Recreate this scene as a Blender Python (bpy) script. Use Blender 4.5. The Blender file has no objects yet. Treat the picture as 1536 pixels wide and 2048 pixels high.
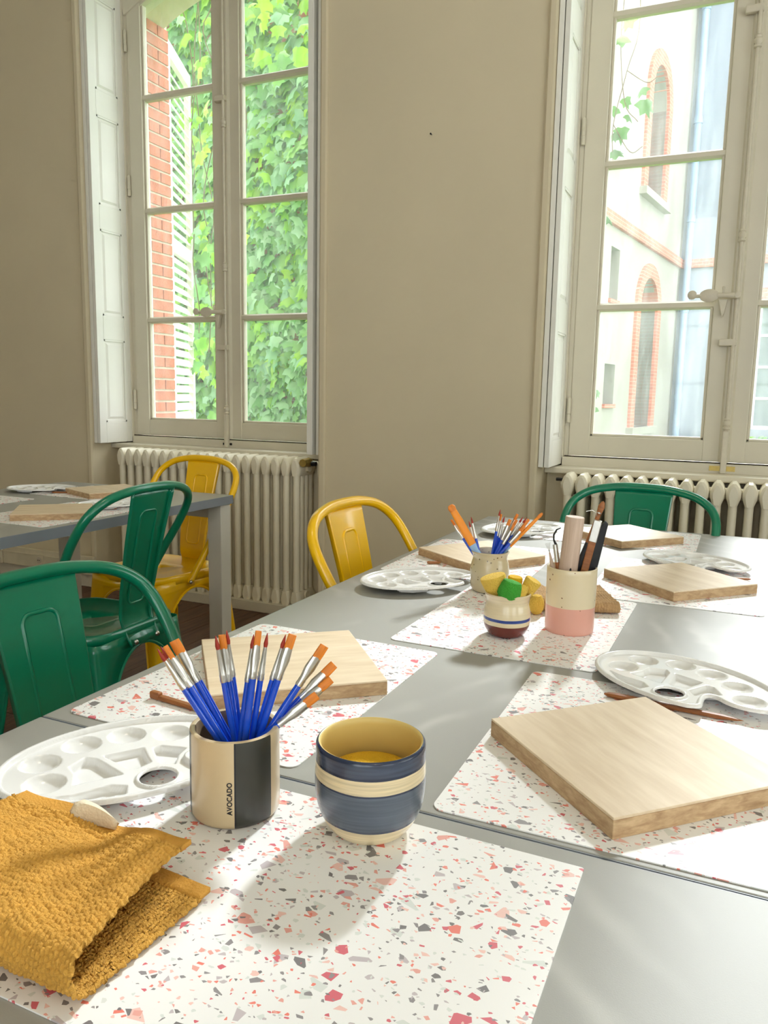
import bpy, bmesh, math, random
import numpy as np
from mathutils import Vector, Matrix, Quaternion

random.seed(7)
rng = np.random.default_rng(7)
scene = bpy.context.scene
COL = scene.collection
PI = math.pi

# ------------------------------------------------------------------ camera
PITCH, ROLL, YAW = math.radians(8.50), math.radians(1.066), math.radians(24.37)
fwd = Vector((-math.sin(YAW) * math.cos(PITCH), math.cos(YAW) * math.cos(PITCH), -math.sin(PITCH)))
r0 = Vector((math.cos(YAW), math.sin(YAW), 0)); u0 = r0.cross(fwd)
rt = r0 * math.cos(ROLL) + u0 * math.sin(ROLL); up = -r0 * math.sin(ROLL) + u0 * math.cos(ROLL)
cam_d = bpy.data.cameras.new('camera'); cam = bpy.data.objects.new('camera', cam_d); COL.objects.link(cam)
M = Matrix((rt, up, -fwd)).transposed().to_4x4(); M.translation = Vector((0, 0, 1.12)); cam.matrix_world = M
cam_d.sensor_fit = 'HORIZONTAL'; cam_d.sensor_width = 36.0; cam_d.lens = 36.0 * 1560 / 1536
cam_d.clip_start = 0.02; cam_d.clip_end = 200
scene.camera = cam

# ------------------------------------------------------------------ world, exposure
SKY = 3.0
world = bpy.data.worlds.new('overcast_sky'); scene.world = world; world.use_nodes = True
bg = world.node_tree.nodes['Background']; bg.inputs[0].default_value = (0.93, 0.97, 1.0, 1); bg.inputs[1].default_value = SKY
# hazy sun, high beyond the courtyard roofs, veiled by thin cloud (hence the wide disc)
sun_d = bpy.data.lights.new('hazy_sun', 'SUN'); sun_d.energy = 2.7; sun_d.angle = math.radians(5.2); sun_d.color = (0.95, 0.975, 1.0)
sun = bpy.data.objects.new('hazy_sun', sun_d); COL.objects.link(sun); sun.rotation_euler = (math.radians(-55.5), 0, math.radians(-1.5))
vs = scene.view_settings
vs.view_transform = 'Standard'; vs.look = 'None'; vs.gamma = 1.0; vs.use_curve_mapping = False
vs.exposure = 1.03
scene.cycles.use_denoising = True
scene.cycles.max_bounces = 7; scene.cycles.diffuse_bounces = 5; scene.cycles.glossy_bounces = 3; scene.cycles.transmission_bounces = 3; scene.cycles.transparent_max_bounces = 10
scene.cycles.use_adaptive_sampling = True; scene.cycles.adaptive_threshold = 0.06; scene.cycles.adaptive_min_samples = 12
scene.cycles.sample_clamp_indirect = 6.0

# ------------------------------------------------------------------ helpers
def S(r, g, b):
    def f(c):
        c /= 255.0
        return c / 12.92 if c <= 0.04045 else ((c + 0.055) / 1.055) ** 2.4
    return (f(r), f(g), f(b), 1.0)

def link(o, parent=None):
    COL.objects.link(o)
    if parent is not None:
        o.parent = parent
    return o

def tag(o, label=None, cat=None, group=None, kind=None):
    if label: o['label'] = label
    if cat: o['category'] = cat
    if group: o['group'] = group
    if kind: o['kind'] = kind
    return o

def thing(name, label, cat, loc=(0, 0, 0), rz=0.0, group=None):
    o = bpy.data.objects.new(name, None); o.empty_display_size = 0.05
    link(o); o.location = loc; o.rotation_euler = (0, 0, rz)
    return tag(o, label, cat, group)

def struct_empty(name, loc=(0, 0, 0)):
    o = bpy.data.objects.new(name, None); link(o); o.location = loc
    return tag(o, kind='structure')

class MB:
    """collects geometry into one mesh"""
    def __init__(s): s.v = []; s.f = []; s.mi = []; s.m = 0
    def add(s, vs, fs):
        n = len(s.v); s.v += [tuple(p) for p in vs]
        s.f += [tuple(i + n for i in f) for f in fs]; s.mi += [s.m] * len(fs); return s
    def box(s, x0, x1, y0, y1, z0, z1):
        vs = [(x0, y0, z0), (x1, y0, z0), (x1, y1, z0), (x0, y1, z0), (x0, y0, z1), (x1, y0, z1), (x1, y1, z1), (x0, y1, z1)]
        return s.add(vs, [(3, 2, 1, 0), (4, 5, 6, 7), (0, 1, 5, 4), (1, 2, 6, 5), (2, 3, 7, 6), (3, 0, 4, 7)])
    def prism(s, pts, axis, a, b):
        """polygon pts (2-D) extruded along axis from a to b; axis x->(y,z) y->(x,z) z->(x,y)"""
        def P(p, t):
            return {'x': (t, p[0], p[1]), 'y': (p[0], t, p[1]), 'z': (p[0], p[1], t)}[axis]
        n = len(pts); vs = [P(p, a) for p in pts] + [P(p, b) for p in pts]
        fs = [tuple(range(n))[::-1], tuple(range(n, 2 * n))] + [(i, (i + 1) % n, n + (i + 1) % n, n + i) for i in range(n)]
        return s.add(vs, fs)
    def lathe(s, prof, seg=48, cx=0, cy=0, sx=1.0, sy=1.0, cap0=True, cap1=True):
        vs = []; fs = []
        for r, z in prof:
            for k in range(seg):
                a = 2 * PI * k / seg; vs.append((cx + r * math.cos(a) * sx, cy + r * math.sin(a) * sy, z))
        for i in range(len(prof) - 1):
            for k in range(seg):
                k2 = (k + 1) % seg; fs.append((i * seg + k, i * seg + k2, (i + 1) * seg + k2, (i + 1) * seg + k))
        if cap0: fs.append(tuple(range(seg))[::-1])
        if cap1: fs.append(tuple(range((len(prof) - 1) * seg, len(prof) * seg)))
        return s.add(vs, fs)
    def tube(s, pts, r, seg=10, closed=False, caps=True):
        pts = [Vector(p) for p in pts]; n = len(pts); vs = []; fs = []
        R = r if hasattr(r, '__len__') else [r] * n
        prev = None
        for i in range(n):
            if closed: t = (pts[(i + 1) % n] - pts[i - 1]).normalized()
            else: t = (pts[min(i + 1, n - 1)] - pts[max(i - 1, 0)]).normalized()
            if prev is None:
                a = Vector((0, 0, 1)) if abs(t.z) < 0.9 else Vector((1, 0, 0)); nx = t.cross(a).normalized()
            else:
                nx = (prev - t * prev.dot(t)).normalized()
            prev = nx; ny = t.cross(nx)
            for k in range(seg):
                a = 2 * PI * k / seg; vs.append(pts[i] + (nx * math.cos(a) + ny * math.sin(a)) * R[i])
        m = n if closed else n - 1
        for i in range(m):
            j = (i + 1) % n
            for k in range(seg):
                k2 = (k + 1) % seg; fs.append((i * seg + k, i * seg + k2, j * seg + k2, j * seg + k))
        if not closed and caps:
            fs.append(tuple(range(seg))[::-1]); fs.append(tuple(range((n - 1) * seg, n * seg)))
        return s.add(vs, fs)
    def grid(s, P, closed_u=False):
        """P[i][j] array of points"""
        ni, nj = len(P), len(P[0]); vs = [p for row in P for p in row]; fs = []
        for i in range(ni - (0 if closed_u else 1)):
            i2 = (i + 1) % ni
            for j in range(nj - 1):
                fs.append((i * nj + j, i2 * nj + j, i2 * nj + j + 1, i * nj + j + 1))
        return s.add(vs, fs)
    def mesh(s, name, mats, smooth=None):
        me = bpy.data.meshes.new(name); me.from_pydata(s.v, [], s.f)
        for m in (mats if isinstance(mats, (list, tuple)) else [mats]): me.materials.append(m)
        if any(s.mi): me.polygons.foreach_set('material_index', s.mi)
        bm = bmesh.new(); bm.from_mesh(me); bmesh.ops.recalc_face_normals(bm, faces=bm.faces); bm.to_mesh(me); bm.free()
        if smooth is not None:
            me.shade_smooth(); me.set_sharp_from_angle(angle=math.radians(smooth))
        me.update(); return me
    def obj(s, name, mats, parent=None, smooth=None, loc=None, bevel=0.0):
        o = bpy.data.objects.new(name, s.mesh(name, mats, smooth)); link(o, parent)
        if loc is not None: o.location = loc
        if bevel:
            md = o.modifiers.new('bevel', 'BEVEL'); md.width = bevel; md.segments = 2; md.limit_method = 'ANGLE'
        return o

def inst(name, me, parent=None, loc=(0, 0, 0), rot=(0, 0, 0), scale=None):
    o = bpy.data.objects.new(name, me); link(o, parent); o.location = loc; o.rotation_euler = rot
    if scale: o.scale = scale
    return o

def copy_tree(o, parent=None):
    c = o.copy(); link(c, parent)
    for ch in list(o.children): copy_tree(ch, c)
    return c

def catmull(pts, n=8):
    pts = [Vector(p) for p in pts]; out = []
    P = [pts[0] * 2 - pts[1]] + pts + [pts[-1] * 2 - pts[-2]]
    for i in range(1, len(P) - 2):
        a, b, c, d = P[i - 1], P[i], P[i + 1], P[i + 2]
        for k in range(n):
            t = k / n
            out.append(0.5 * ((2 * b) + (c - a) * t + (2 * a - 5 * b + 4 * c - d) * t * t + (3 * b - a - 3 * c + d) * t ** 3))
    out.append(pts[-1]); return out

def rrect(x0, x1, y0, y1, r, n=5):
    out = []
    for cx, cy, a0 in ((x1 - r, y1 - r, 0), (x0 + r, y1 - r, 90), (x0 + r, y0 + r, 180), (x1 - r, y0 + r, 270)):
        for k in range(n + 1):
            a = math.radians(a0 + 90 * k / n); out.append((cx + r * math.cos(a), cy + r * math.sin(a)))
    return out

# ------------------------------------------------------------------ materials
def newmat(name):
    m = bpy.data.materials.new(name); m.use_nodes = True
    nt = m.node_tree; return m, nt, nt.nodes['Principled BSDF']

def N(nt, typ, **kw):
    n = nt.nodes.new(typ)
    for k, v in kw.items():
        if k.startswith('i_'): n.inputs[k[2:].replace('_', ' ')].default_value = v
        else: setattr(n, k, v)
    return n

def mat(name, col, rough=0.5, metal=0.0, var=0.0, vscale=8.0, bump=0.0, bscale=60.0, spec=None, coat=0.0, stretch=None, col2=None):
    m, nt, b = newmat(name)
    b.inputs['Base Color'].default_value = col; b.inputs['Roughness'].default_value = rough; b.inputs['Metallic'].default_value = metal
    if spec is not None: b.inputs['Specular IOR Level'].default_value = spec
    if coat: b.inputs['Coat Weight'].default_value = coat; b.inputs['Coat Roughness'].default_value = 0.08
    if var or bump:
        tc = N(nt, 'ShaderNodeTexCoord'); mp = N(nt, 'ShaderNodeMapping')
        if stretch: mp.inputs['Scale'].default_value = stretch
        nt.links.new(tc.outputs['Object'], mp.inputs['Vector'])
    if var:
        nz = N(nt, 'ShaderNodeTexNoise'); nz.inputs['Scale'].default_value = vscale; nz.inputs['Detail'].default_value = 5
        nt.links.new(mp.outputs[0], nz.inputs['Vector'])
        mx = N(nt, 'ShaderNodeMix', data_type='RGBA')
        rp = N(nt, 'ShaderNodeMapRange'); rp.inputs[1].default_value = 0.3; rp.inputs[2].default_value = 0.7
        nt.links.new(nz.outputs[0], rp.inputs[0]); nt.links.new(rp.outputs[0], mx.inputs[0])
        c2 = col2 if col2 else tuple(c * (1 - var) for c in col[:3]) + (1,)
        mx.inputs[6].default_value = col; mx.inputs[7].default_value = c2
        nt.links.new(mx.outputs[2], b.inputs['Base Color'])
    if bump:
        nb = N(nt, 'ShaderNodeTexNoise'); nb.inputs['Scale'].default_value = bscale; nb.inputs['Detail'].default_value = 4
        nt.links.new(mp.outputs[0], nb.inputs['Vector'])
        bp = N(nt, 'ShaderNodeBump'); bp.inputs['Strength'].default_value = bump; bp.inputs['Distance'].default_value = 0.01
        nt.links.new(nb.outputs[0], bp.inputs['Height']); nt.links.new(bp.outputs[0], b.inputs['Normal'])
    return m

def band_mat(name, bands, rough=0.25, axis='Z', speck=None, streak=0.0, coat=0.3):
    """colour by height on the pot: bands = [(z0, colour), ...] painted rings"""
    m, nt, b = newmat(name)
    tc = N(nt, 'ShaderNodeTexCoord'); sp = N(nt, 'ShaderNodeSeparateXYZ'); nt.links.new(tc.outputs['Object'], sp.inputs[0])
    nz = N(nt, 'ShaderNodeTexNoise'); nz.inputs['Scale'].default_value = 22; nt.links.new(tc.outputs['Object'], nz.inputs['Vector'])
    ma = N(nt, 'ShaderNodeMath', operation='MULTIPLY_ADD'); ma.inputs[1].default_value = 0.0022; nt.links.new(nz.outputs[0], ma.inputs[0])
    sb = N(nt, 'ShaderNodeMath', operation='SUBTRACT'); sb.inputs[1].default_value = 0.0011
    nt.links.new(sp.outputs['Z'], sb.inputs[0]); nt.links.new(sb.outputs[0], ma.inputs[2])
    H = 0.2
    dv = N(nt, 'ShaderNodeMath', operation='MULTIPLY'); dv.inputs[1].default_value = 1 / H; nt.links.new(ma.outputs[0], dv.inputs[0])
    cr = N(nt, 'ShaderNodeValToRGB'); cr.color_ramp.interpolation = 'CONSTANT'
    el = cr.color_ramp.elements
    el[0].position = 0; el[0].color = bands[0][1]
    el.remove(el[1])
    for z, c in bands[1:]:
        e = el.new(max(0.0001, z / H)); e.color = c
    nt.links.new(dv.outputs[0], cr.inputs[0]); out = cr.outputs[0]
    if streak:
        mp = N(nt, 'ShaderNodeMapping'); mp.inputs['Scale'].default_value = (6, 6, 160); nt.links.new(tc.outputs['Object'], mp.inputs[0])
        n2 = N(nt, 'ShaderNodeTexNoise'); n2.inputs['Scale'].default_value = 3; nt.links.new(mp.outputs[0], n2.inputs['Vector'])
        mr = N(nt, 'ShaderNodeMapRange'); mr.inputs[1].default_value = .3; mr.inputs[2].default_value = .7; mr.inputs[3].default_value = 1 - streak; mr.inputs[4].default_value = 1 + streak
        nt.links.new(n2.outputs[0], mr.inputs[0])
        mx = N(nt, 'ShaderNodeMix', data_type='RGBA', blend_type='MULTIPLY'); mx.inputs[0].default_value = 1
        nt.links.new(out, mx.inputs[6]); nt.links.new(mr.outputs[0], mx.inputs[7]); out = mx.outputs[2]
    if speck:
        vo = N(nt, 'ShaderNodeTexVoronoi'); vo.inputs['Scale'].default_value = 170; nt.links.new(tc.outputs['Object'], vo.inputs['Vector'])
        s2 = N(nt, 'ShaderNodeSeparateColor'); nt.links.new(vo.outputs['Color'], s2.inputs[0])
        th = N(nt, 'ShaderNodeMath', operation='GREATER_THAN'); th.inputs[1].default_value = speck[1]; nt.links.new(s2.outputs[0], th.inputs[0])
        ds = N(nt, 'ShaderNodeMath', operation='LESS_THAN'); ds.inputs[1].default_value = 0.28; nt.links.new(vo.outputs['Distance'], ds.inputs[0])
        ml = N(nt, 'ShaderNodeMath', operation='MULTIPLY'); nt.links.new(th.outputs[0], ml.inputs[0]); nt.links.new(ds.outputs[0], ml.inputs[1])
        mx = N(nt, 'ShaderNodeMix', data_type='RGBA'); mx.inputs[7].default_value = speck[0]
        nt.links.new(ml.outputs[0], mx.inputs[0]); nt.links.new(out, mx.inputs[6]); out = mx.outputs[2]
    nt.links.new(out, b.inputs['Base Color']); b.inputs['Roughness'].default_value = rough
    b.inputs['Coat Weight'].default_value = coat; b.inputs['Coat Roughness'].default_value = 0.1
    return m

def terrazzo():
    m, nt, b = newmat('terrazzo_print')
    tc = N(nt, 'ShaderNodeTexCoord'); oi = N(nt, 'ShaderNodeObjectInfo')
    mu = N(nt, 'ShaderNodeMath', operation='MULTIPLY'); mu.inputs[1].default_value = 13.7; nt.links.new(oi.outputs['Random'], mu.inputs[0])
    va = N(nt, 'ShaderNodeVectorMath', operation='ADD'); nt.links.new(tc.outputs['Object'], va.inputs[0]); nt.links.new(mu.outputs[0], va.inputs[1])
    out = None; base = S(244, 243, 243)
    pal = [S(238, 132, 118), S(242, 200, 192), S(128, 124, 126), S(200, 190, 195), S(222, 226, 223), S(218, 108, 122), S(150, 145, 148), S(236, 170, 160)]
    for li, (sc, thr, e0, e1, rot, asp) in enumerate(((70, .86, .10, .34, .3, 1.2), (86, .86, .14, .38, 1.4, 1.4), (165, .84, .10, .34, 2.2, 1.35), (290, .88, .10, .3, .9, 1.3))):
        mp = N(nt, 'ShaderNodeMapping'); mp.inputs['Rotation'].default_value = (0, 0, rot); mp.inputs['Scale'].default_value = (1, asp, 1); mp.inputs['Location'].default_value = (li * 3.1, li * 1.7, 0)
        nt.links.new(va.outputs[0], mp.inputs[0])
        v1 = N(nt, 'ShaderNodeTexVoronoi', voronoi_dimensions='2D', feature='F1'); v1.inputs['Scale'].default_value = sc
        v2 = N(nt, 'ShaderNodeTexVoronoi', voronoi_dimensions='2D', feature='DISTANCE_TO_EDGE'); v2.inputs['Scale'].default_value = sc
        nt.links.new(mp.outputs[0], v1.inputs['Vector']); nt.links.new(mp.outputs[0], v2.inputs['Vector'])
        sp = N(nt, 'ShaderNodeSeparateColor'); nt.links.new(v1.outputs['Color'], sp.inputs[0])
        g = N(nt, 'ShaderNodeMath', operation='GREATER_THAN'); g.inputs[1].default_value = thr; nt.links.new(sp.outputs[0], g.inputs[0])
        mr = N(nt, 'ShaderNodeMapRange'); mr.inputs[3].default_value = e0; mr.inputs[4].default_value = e1; nt.links.new(sp.outputs[2], mr.inputs[0])
        g2 = N(nt, 'ShaderNodeMath', operation='GREATER_THAN'); nt.links.new(v2.outputs['Distance'], g2.inputs[0]); nt.links.new(mr.outputs[0], g2.inputs[1])
        ml = N(nt, 'ShaderNodeMath', operation='MULTIPLY'); nt.links.new(g.outputs[0], ml.inputs[0]); nt.links.new(g2.outputs[0], ml.inputs[1])
        cr = N(nt, 'ShaderNodeValToRGB'); cr.color_ramp.interpolation = 'CONSTANT'; el = cr.color_ramp.elements
        el[0].color = pal[0]; el.remove(el[1])
        for k in range(1, 8):
            e = el.new(k / 8); e.color = pal[k]
        nt.links.new(sp.outputs[1], cr.inputs[0])
        mx = N(nt, 'ShaderNodeMix', data_type='RGBA'); nt.links.new(ml.outputs[0], mx.inputs[0]); nt.links.new(cr.outputs[0], mx.inputs[7])
        if out is None: mx.inputs[6].default_value = base
        else: nt.links.new(out, mx.inputs[6])
        out = mx.outputs[2]
    nt.links.new(out, b.inputs['Base Color']); b.inputs['Roughness'].default_value = 0.42
    return m

def wood_mat(name, c1, c2, scale=(2, 28, 28), rough=0.55, rnd=True):
    m, nt, b = newmat(name)
    tc = N(nt, 'ShaderNodeTexCoord'); oi = N(nt, 'ShaderNodeObjectInfo')
    mu = N(nt, 'ShaderNodeMath', operation='MULTIPLY'); mu.inputs[1].default_value = 9.3; nt.links.new(oi.outputs['Random'], mu.inputs[0])
    va = N(nt, 'ShaderNodeVectorMath', operation='ADD'); nt.links.new(tc.outputs['Object'], va.inputs[0])
    if rnd: nt.links.new(mu.outputs[0], va.inputs[1])
    mp = N(nt, 'ShaderNodeMapping'); mp.inputs['Scale'].default_value = scale; nt.links.new(va.outputs[0], mp.inputs[0])
    n1 = N(nt, 'ShaderNodeTexNoise'); n1.inputs['Scale'].default_value = 2.2; n1.inputs['Detail'].default_value = 6; n1.inputs['Distortion'].default_value = 0.6
    nt.links.new(mp.outputs[0], n1.inputs['Vector'])
    n2 = N(nt, 'ShaderNodeTexNoise'); n2.inputs['Scale'].default_value = 9; n2.inputs['Detail'].default_value = 3; nt.links.new(mp.outputs[0], n2.inputs['Vector'])
    ad = N(nt, 'ShaderNodeMath', operation='MULTIPLY_ADD'); ad.inputs[1].default_value = 0.35; nt.links.new(n2.outputs[0], ad.inputs[0]); nt.links.new(n1.outputs[0], ad.inputs[2])
    mr = N(nt, 'ShaderNodeMapRange'); mr.inputs[1].default_value = .45; mr.inputs[2].default_value = .95; nt.links.new(ad.outputs[0], mr.inputs[0])
    mx = N(nt, 'ShaderNodeMix', data_type='RGBA'); mx.inputs[6].default_value = c1; mx.inputs[7].default_value = c2
    nt.links.new(mr.outputs[0], mx.inputs[0]); nt.links.new(mx.outputs[2], b.inputs['Base Color'])
    b.inputs['Roughness'].default_value = rough
    return m

def leaf_mat(name, col, col2, trans=0.45):
    m, nt, b = newmat(name)
    oi = N(nt, 'ShaderNodeTexCoord'); nz = N(nt, 'ShaderNodeTexNoise'); nz.inputs['Scale'].default_value = 2.5
    ge = N(nt, 'ShaderNodeNewGeometry'); nt.links.new(ge.outputs['Position'], nz.inputs['Vector'])
    mr = N(nt, 'ShaderNodeMapRange'); mr.inputs[1].default_value = .35; mr.inputs[2].default_value = .65; nt.links.new(nz.outputs[0], mr.inputs[0])
    mx = N(nt, 'ShaderNodeMix', data_type='RGBA'); mx.inputs[6].default_value = col; mx.inputs[7].default_value = col2
    nt.links.new(mr.outputs[0], mx.inputs[0]); nt.links.new(mx.outputs[2], b.inputs['Base Color']); b.inputs['Roughness'].default_value = 0.35
    tr = N(nt, 'ShaderNodeBsdfTranslucent'); nt.links.new(mx.outputs[2], tr.inputs[0])
    ms = N(nt, 'ShaderNodeMixShader'); ms.inputs[0].default_value = trans
    nt.links.new(b.outputs[0], ms.inputs[1]); nt.links.new(tr.outputs[0], ms.inputs[2])
    nt.links.new(ms.outputs[0], nt.nodes['Material Output'].inputs[0]); return m

def glass_mat():
    m, nt, b = newmat('veiled_window_glass')
    out = nt.nodes['Material Output']
    tr = N(nt, 'ShaderNodeBsdfTransparent'); tr.inputs[0].default_value = (.97, .985, .98, 1)
    gl = N(nt, 'ShaderNodeBsdfGlossy'); gl.inputs['Roughness'].default_value = 0.03
    lw = N(nt, 'ShaderNodeLayerWeight'); lw.inputs[0].default_value = .5
    pw = N(nt, 'ShaderNodeMath', operation='POWER'); pw.inputs[1].default_value = 5; nt.links.new(lw.outputs['Facing'], pw.inputs[0])
    sc_ = N(nt, 'ShaderNodeMath', operation='MULTIPLY_ADD'); sc_.inputs[1].default_value = .9; sc_.inputs[2].default_value = .03; nt.links.new(pw.outputs[0], sc_.inputs[0])
    m1 = N(nt, 'ShaderNodeMixShader'); nt.links.new(sc_.outputs[0], m1.inputs[0]); nt.links.new(tr.outputs[0], m1.inputs[1]); nt.links.new(gl.outputs[0], m1.inputs[2])
    df = N(nt, 'ShaderNodeBsdfTranslucent'); df.inputs[0].default_value = (.95, .97, .97, 1)  # translucent share puts the glare haze of the outside into the panes
    tc = N(nt, 'ShaderNodeTexCoord'); mp = N(nt, 'ShaderNodeMapping'); mp.inputs['Scale'].default_value = (9, 9, 1.2); nt.links.new(tc.outputs['Object'], mp.inputs[0])
    nz = N(nt, 'ShaderNodeTexNoise'); nz.inputs['Scale'].default_value = 3; nz.inputs['Detail'].default_value = 6; nt.links.new(mp.outputs[0], nz.inputs['Vector'])
    mr = N(nt, 'ShaderNodeMapRange'); mr.inputs[1].default_value = .4; mr.inputs[2].default_value = .8; mr.inputs[3].default_value = .04; mr.inputs[4].default_value = .10; nt.links.new(nz.outputs[0], mr.inputs[0])
    m2 = N(nt, 'ShaderNodeMixShader'); nt.links.new(mr.outputs[0], m2.inputs[0]); nt.links.new(m1.outputs[0], m2.inputs[1]); nt.links.new(df.outputs[0], m2.inputs[2])
    nt.links.new(m2.outputs[0], out.inputs[0]); return m

def brick_mat(name, c1, c2, mortar, sc=(4.2, 4.2, 4.2)):
    m, nt, b = newmat(name)
    tc = N(nt, 'ShaderNodeTexCoord'); mp = N(nt, 'ShaderNodeMapping'); mp.inputs['Rotation'].default_value = (PI / 2, 0, 0); nt.links.new(tc.outputs['Object'], mp.inputs[0])
    bk = N(nt, 'ShaderNodeTexBrick'); bk.inputs['Scale'].default_value = sc[0]; bk.inputs['Color1'].default_value = c1; bk.inputs['Color2'].default_value = c2; bk.inputs['Mortar'].default_value = mortar
    bk.inputs['Mortar Size'].default_value = .015; nt.links.new(mp.outputs[0], bk.inputs['Vector'])
    nt.links.new(bk.outputs[0], b.inputs['Base Color']); b.inputs['Roughness'].default_value = .9
    return m

MWALL = mat('painted_plaster_wall', S(217, 204, 175), .75, var=.07, vscale=1.6, bump=.12, bscale=9)
MCEIL = mat('white_ceiling_paint', S(232, 228, 216), .8, var=.03, vscale=2)
MPAINT = mat('cream_gloss_woodwork', S(216, 208, 188), .38, var=.05, vscale=6, bump=.05, bscale=30)
MSHUT = mat('off_white_shutter_paint', S(238, 236, 228), .42, var=.04, vscale=5, bump=.04, bscale=25)
MGAP = mat('dark_gap_paint', S(52, 42, 30), .8, var=.3, vscale=20)
MRAD = mat('cream_radiator_enamel', S(238, 230, 208), .42, var=.05, vscale=12, bump=.06, bscale=60)
MIRON = mat('painted_iron_cream', S(215, 206, 186), .4, var=.08, vscale=40)
MBRASS = mat('old_brass', S(190, 165, 95), .35, .7, var=.15, vscale=60)
MDARK = mat('black_iron', S(35, 33, 32), .45, .3, var=.2, vscale=50)
MGLASS = glass_mat()
MPLANK = wood_mat('reddish_brown_floorboards', S(112, 78, 58), S(74, 48, 36), (26, 1.5, 26), .5)
MFLOOR = mat('floor_joint_dark', S(45, 32, 25), .9, var=.2)
MTOP = mat('grey_laminate', S(160, 159, 153), .46, var=.05, vscale=3, bump=.03, bscale=900, spec=.35)
def wipe_marks(m):
    nt = m.node_tree; b = nt.nodes['Principled BSDF']; src = b.inputs['Base Color'].links[0].from_socket
    tc = N(nt, 'ShaderNodeTexCoord'); mp = N(nt, 'ShaderNodeMapping'); mp.inputs['Location'].default_value = (.55, .35, 0); nt.links.new(tc.outputs['Object'], mp.inputs[0])
    wv = N(nt, 'ShaderNodeTexWave', wave_type='RINGS', rings_direction='Z'); wv.inputs['Scale'].default_value = 5; wv.inputs['Distortion'].default_value = 5; wv.inputs['Detail'].default_value = 3; wv.inputs['Detail Scale'].default_value = 1.2
    nt.links.new(mp.outputs[0], wv.inputs['Vector'])
    nz = N(nt, 'ShaderNodeTexNoise'); nz.inputs['Scale'].default_value = 4.5; nt.links.new(mp.outputs[0], nz.inputs['Vector'])
    mr = N(nt, 'ShaderNodeMapRange'); mr.inputs[1].default_value = .52; mr.inputs[2].default_value = .72; mr.inputs[4].default_value = .45; nt.links.new(nz.outputs[0], mr.inputs[0])
    pw = N(nt, 'ShaderNodeMath', operation='POWER'); pw.inputs[1].default_value = 3; nt.links.new(wv.outputs['Fac'], pw.inputs[0])
    ml = N(nt, 'ShaderNodeMath', operation='MULTIPLY'); nt.links.new(pw.outputs[0], ml.inputs[0]); nt.links.new(mr.outputs[0], ml.inputs[1])
    mx = N(nt, 'ShaderNodeMix', data_type='RGBA'); mx.inputs[7].default_value = S(204, 203, 198); nt.links.new(ml.outputs[0], mx.inputs[0]); nt.links.new(src, mx.inputs[6]); nt.links.new(mx.outputs[2], b.inputs['Base Color'])
wipe_marks(MTOP)
MEDGE = mat('blue_grey_edge_band', S(128, 134, 142), .45, var=.04, vscale=10)
MLEG = mat('pale_grey_powder_coat', S(205, 201, 190), .45, var=.03, vscale=10)
MMAT = terrazzo()
MGREEN = mat('green_lacquered_steel', S(0, 122, 90), .28, 0, var=.06, vscale=6, coat=.5, spec=.5)
MYELLOW = mat('yellow_lacquered_steel', S(255, 200, 0), .28, 0, var=.05, vscale=6, coat=.5, spec=.5)
MCHROME = mat('steel_bolt', S(210, 208, 202), .25, 1, var=.1, vscale=80)
MPLASTIC = mat('white_glossy_plastic', S(240, 240, 240), .16, var=.015, vscale=20, coat=.4)
MBOARD = wood_mat('pale_poplar_board', S(232, 213, 184), S(210, 186, 152), (3.2, 22, 30), .55)
MBOARDE = wood_mat('board_edge_wood', S(206, 176, 136), S(158, 124, 88), (20, 20, 60), .65)
MSTICK = wood_mat('boxwood_tool', S(176, 112, 62), S(120, 70, 36), (6, 60, 60), .5)
MPIN = wood_mat('raw_beech', S(214, 190, 172), S(186, 160, 140), (60, 60, 4), .6)
MBLUE = mat('cobalt_blue_lacquer', S(22, 78, 205), .22, var=.06, vscale=60, coat=.5)
MFERR = mat('aluminium_ferrule', S(214, 212, 206), .28, .95, var=.12, vscale=120)
MBRIS = mat('orange_nylon_bristle', S(232, 134, 36), .5, var=.25, vscale=60, stretch=(8, 8, .5))
MRED = mat('red_brown_bristle', S(168, 48, 28), .5, var=.3, vscale=80)
MORANGE = mat('orange_plastic', S(242, 146, 22), .3, var=.08, vscale=40)
MSLEEVE = mat('pale_blue_plastic_sleeve', S(150, 186, 226), .25, var=.08, vscale=40)
MSPY = mat('yellow_foam', S(240, 200, 84), .9, var=.1, vscale=60, bump=.6, bscale=500)
MSPY2 = mat('bright_yellow_foam', S(240, 190, 30), .9, var=.08, vscale=60, bump=.6, bscale=600)
MSPG = mat('green_foam', S(66, 168, 52), .9, var=.12, vscale=60, bump=.6, bscale=500)
MTOWEL = mat('mustard_terry', S(226, 170, 74), .95, var=.18, vscale=55, bump=.5, bscale=700)
MHEM = mat('mustard_hem', S(212, 154, 60), .9, var=.15, vscale=40, bump=.3, bscale=500)
MTOW2 = mat('beige_terry', S(206, 168, 120), .95, var=.25, vscale=70, bump=.5, bscale=800)
MTAG = mat('cream_cotton_tape', S(226, 210, 182), .9, var=.08, vscale=60, bump=.3, bscale=400)
MCREAM = S(212, 192, 154)
MBLACKTOOL = mat('black_rubber_plastic', S(30, 34, 40), .4, var=.2, vscale=40)
MSOCKET = mat('ivory_plastic', S(222, 212, 186), .45, var=.05, vscale=30)
MBRICK1 = mat('red_brick', S(206, 122, 92), .9, var=.25, vscale=14, bump=.4, bscale=60)
MMORTAR = mat('lime_mortar', S(222, 208, 186), .95, var=.15, vscale=20, bump=.4, bscale=60)
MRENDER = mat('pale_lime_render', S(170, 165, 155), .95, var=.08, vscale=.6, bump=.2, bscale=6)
MRENDERB = mat('pale_blue_grey_render', S(148, 156, 172), .95, var=.07, vscale=.6, bump=.2, bscale=6)
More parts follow.
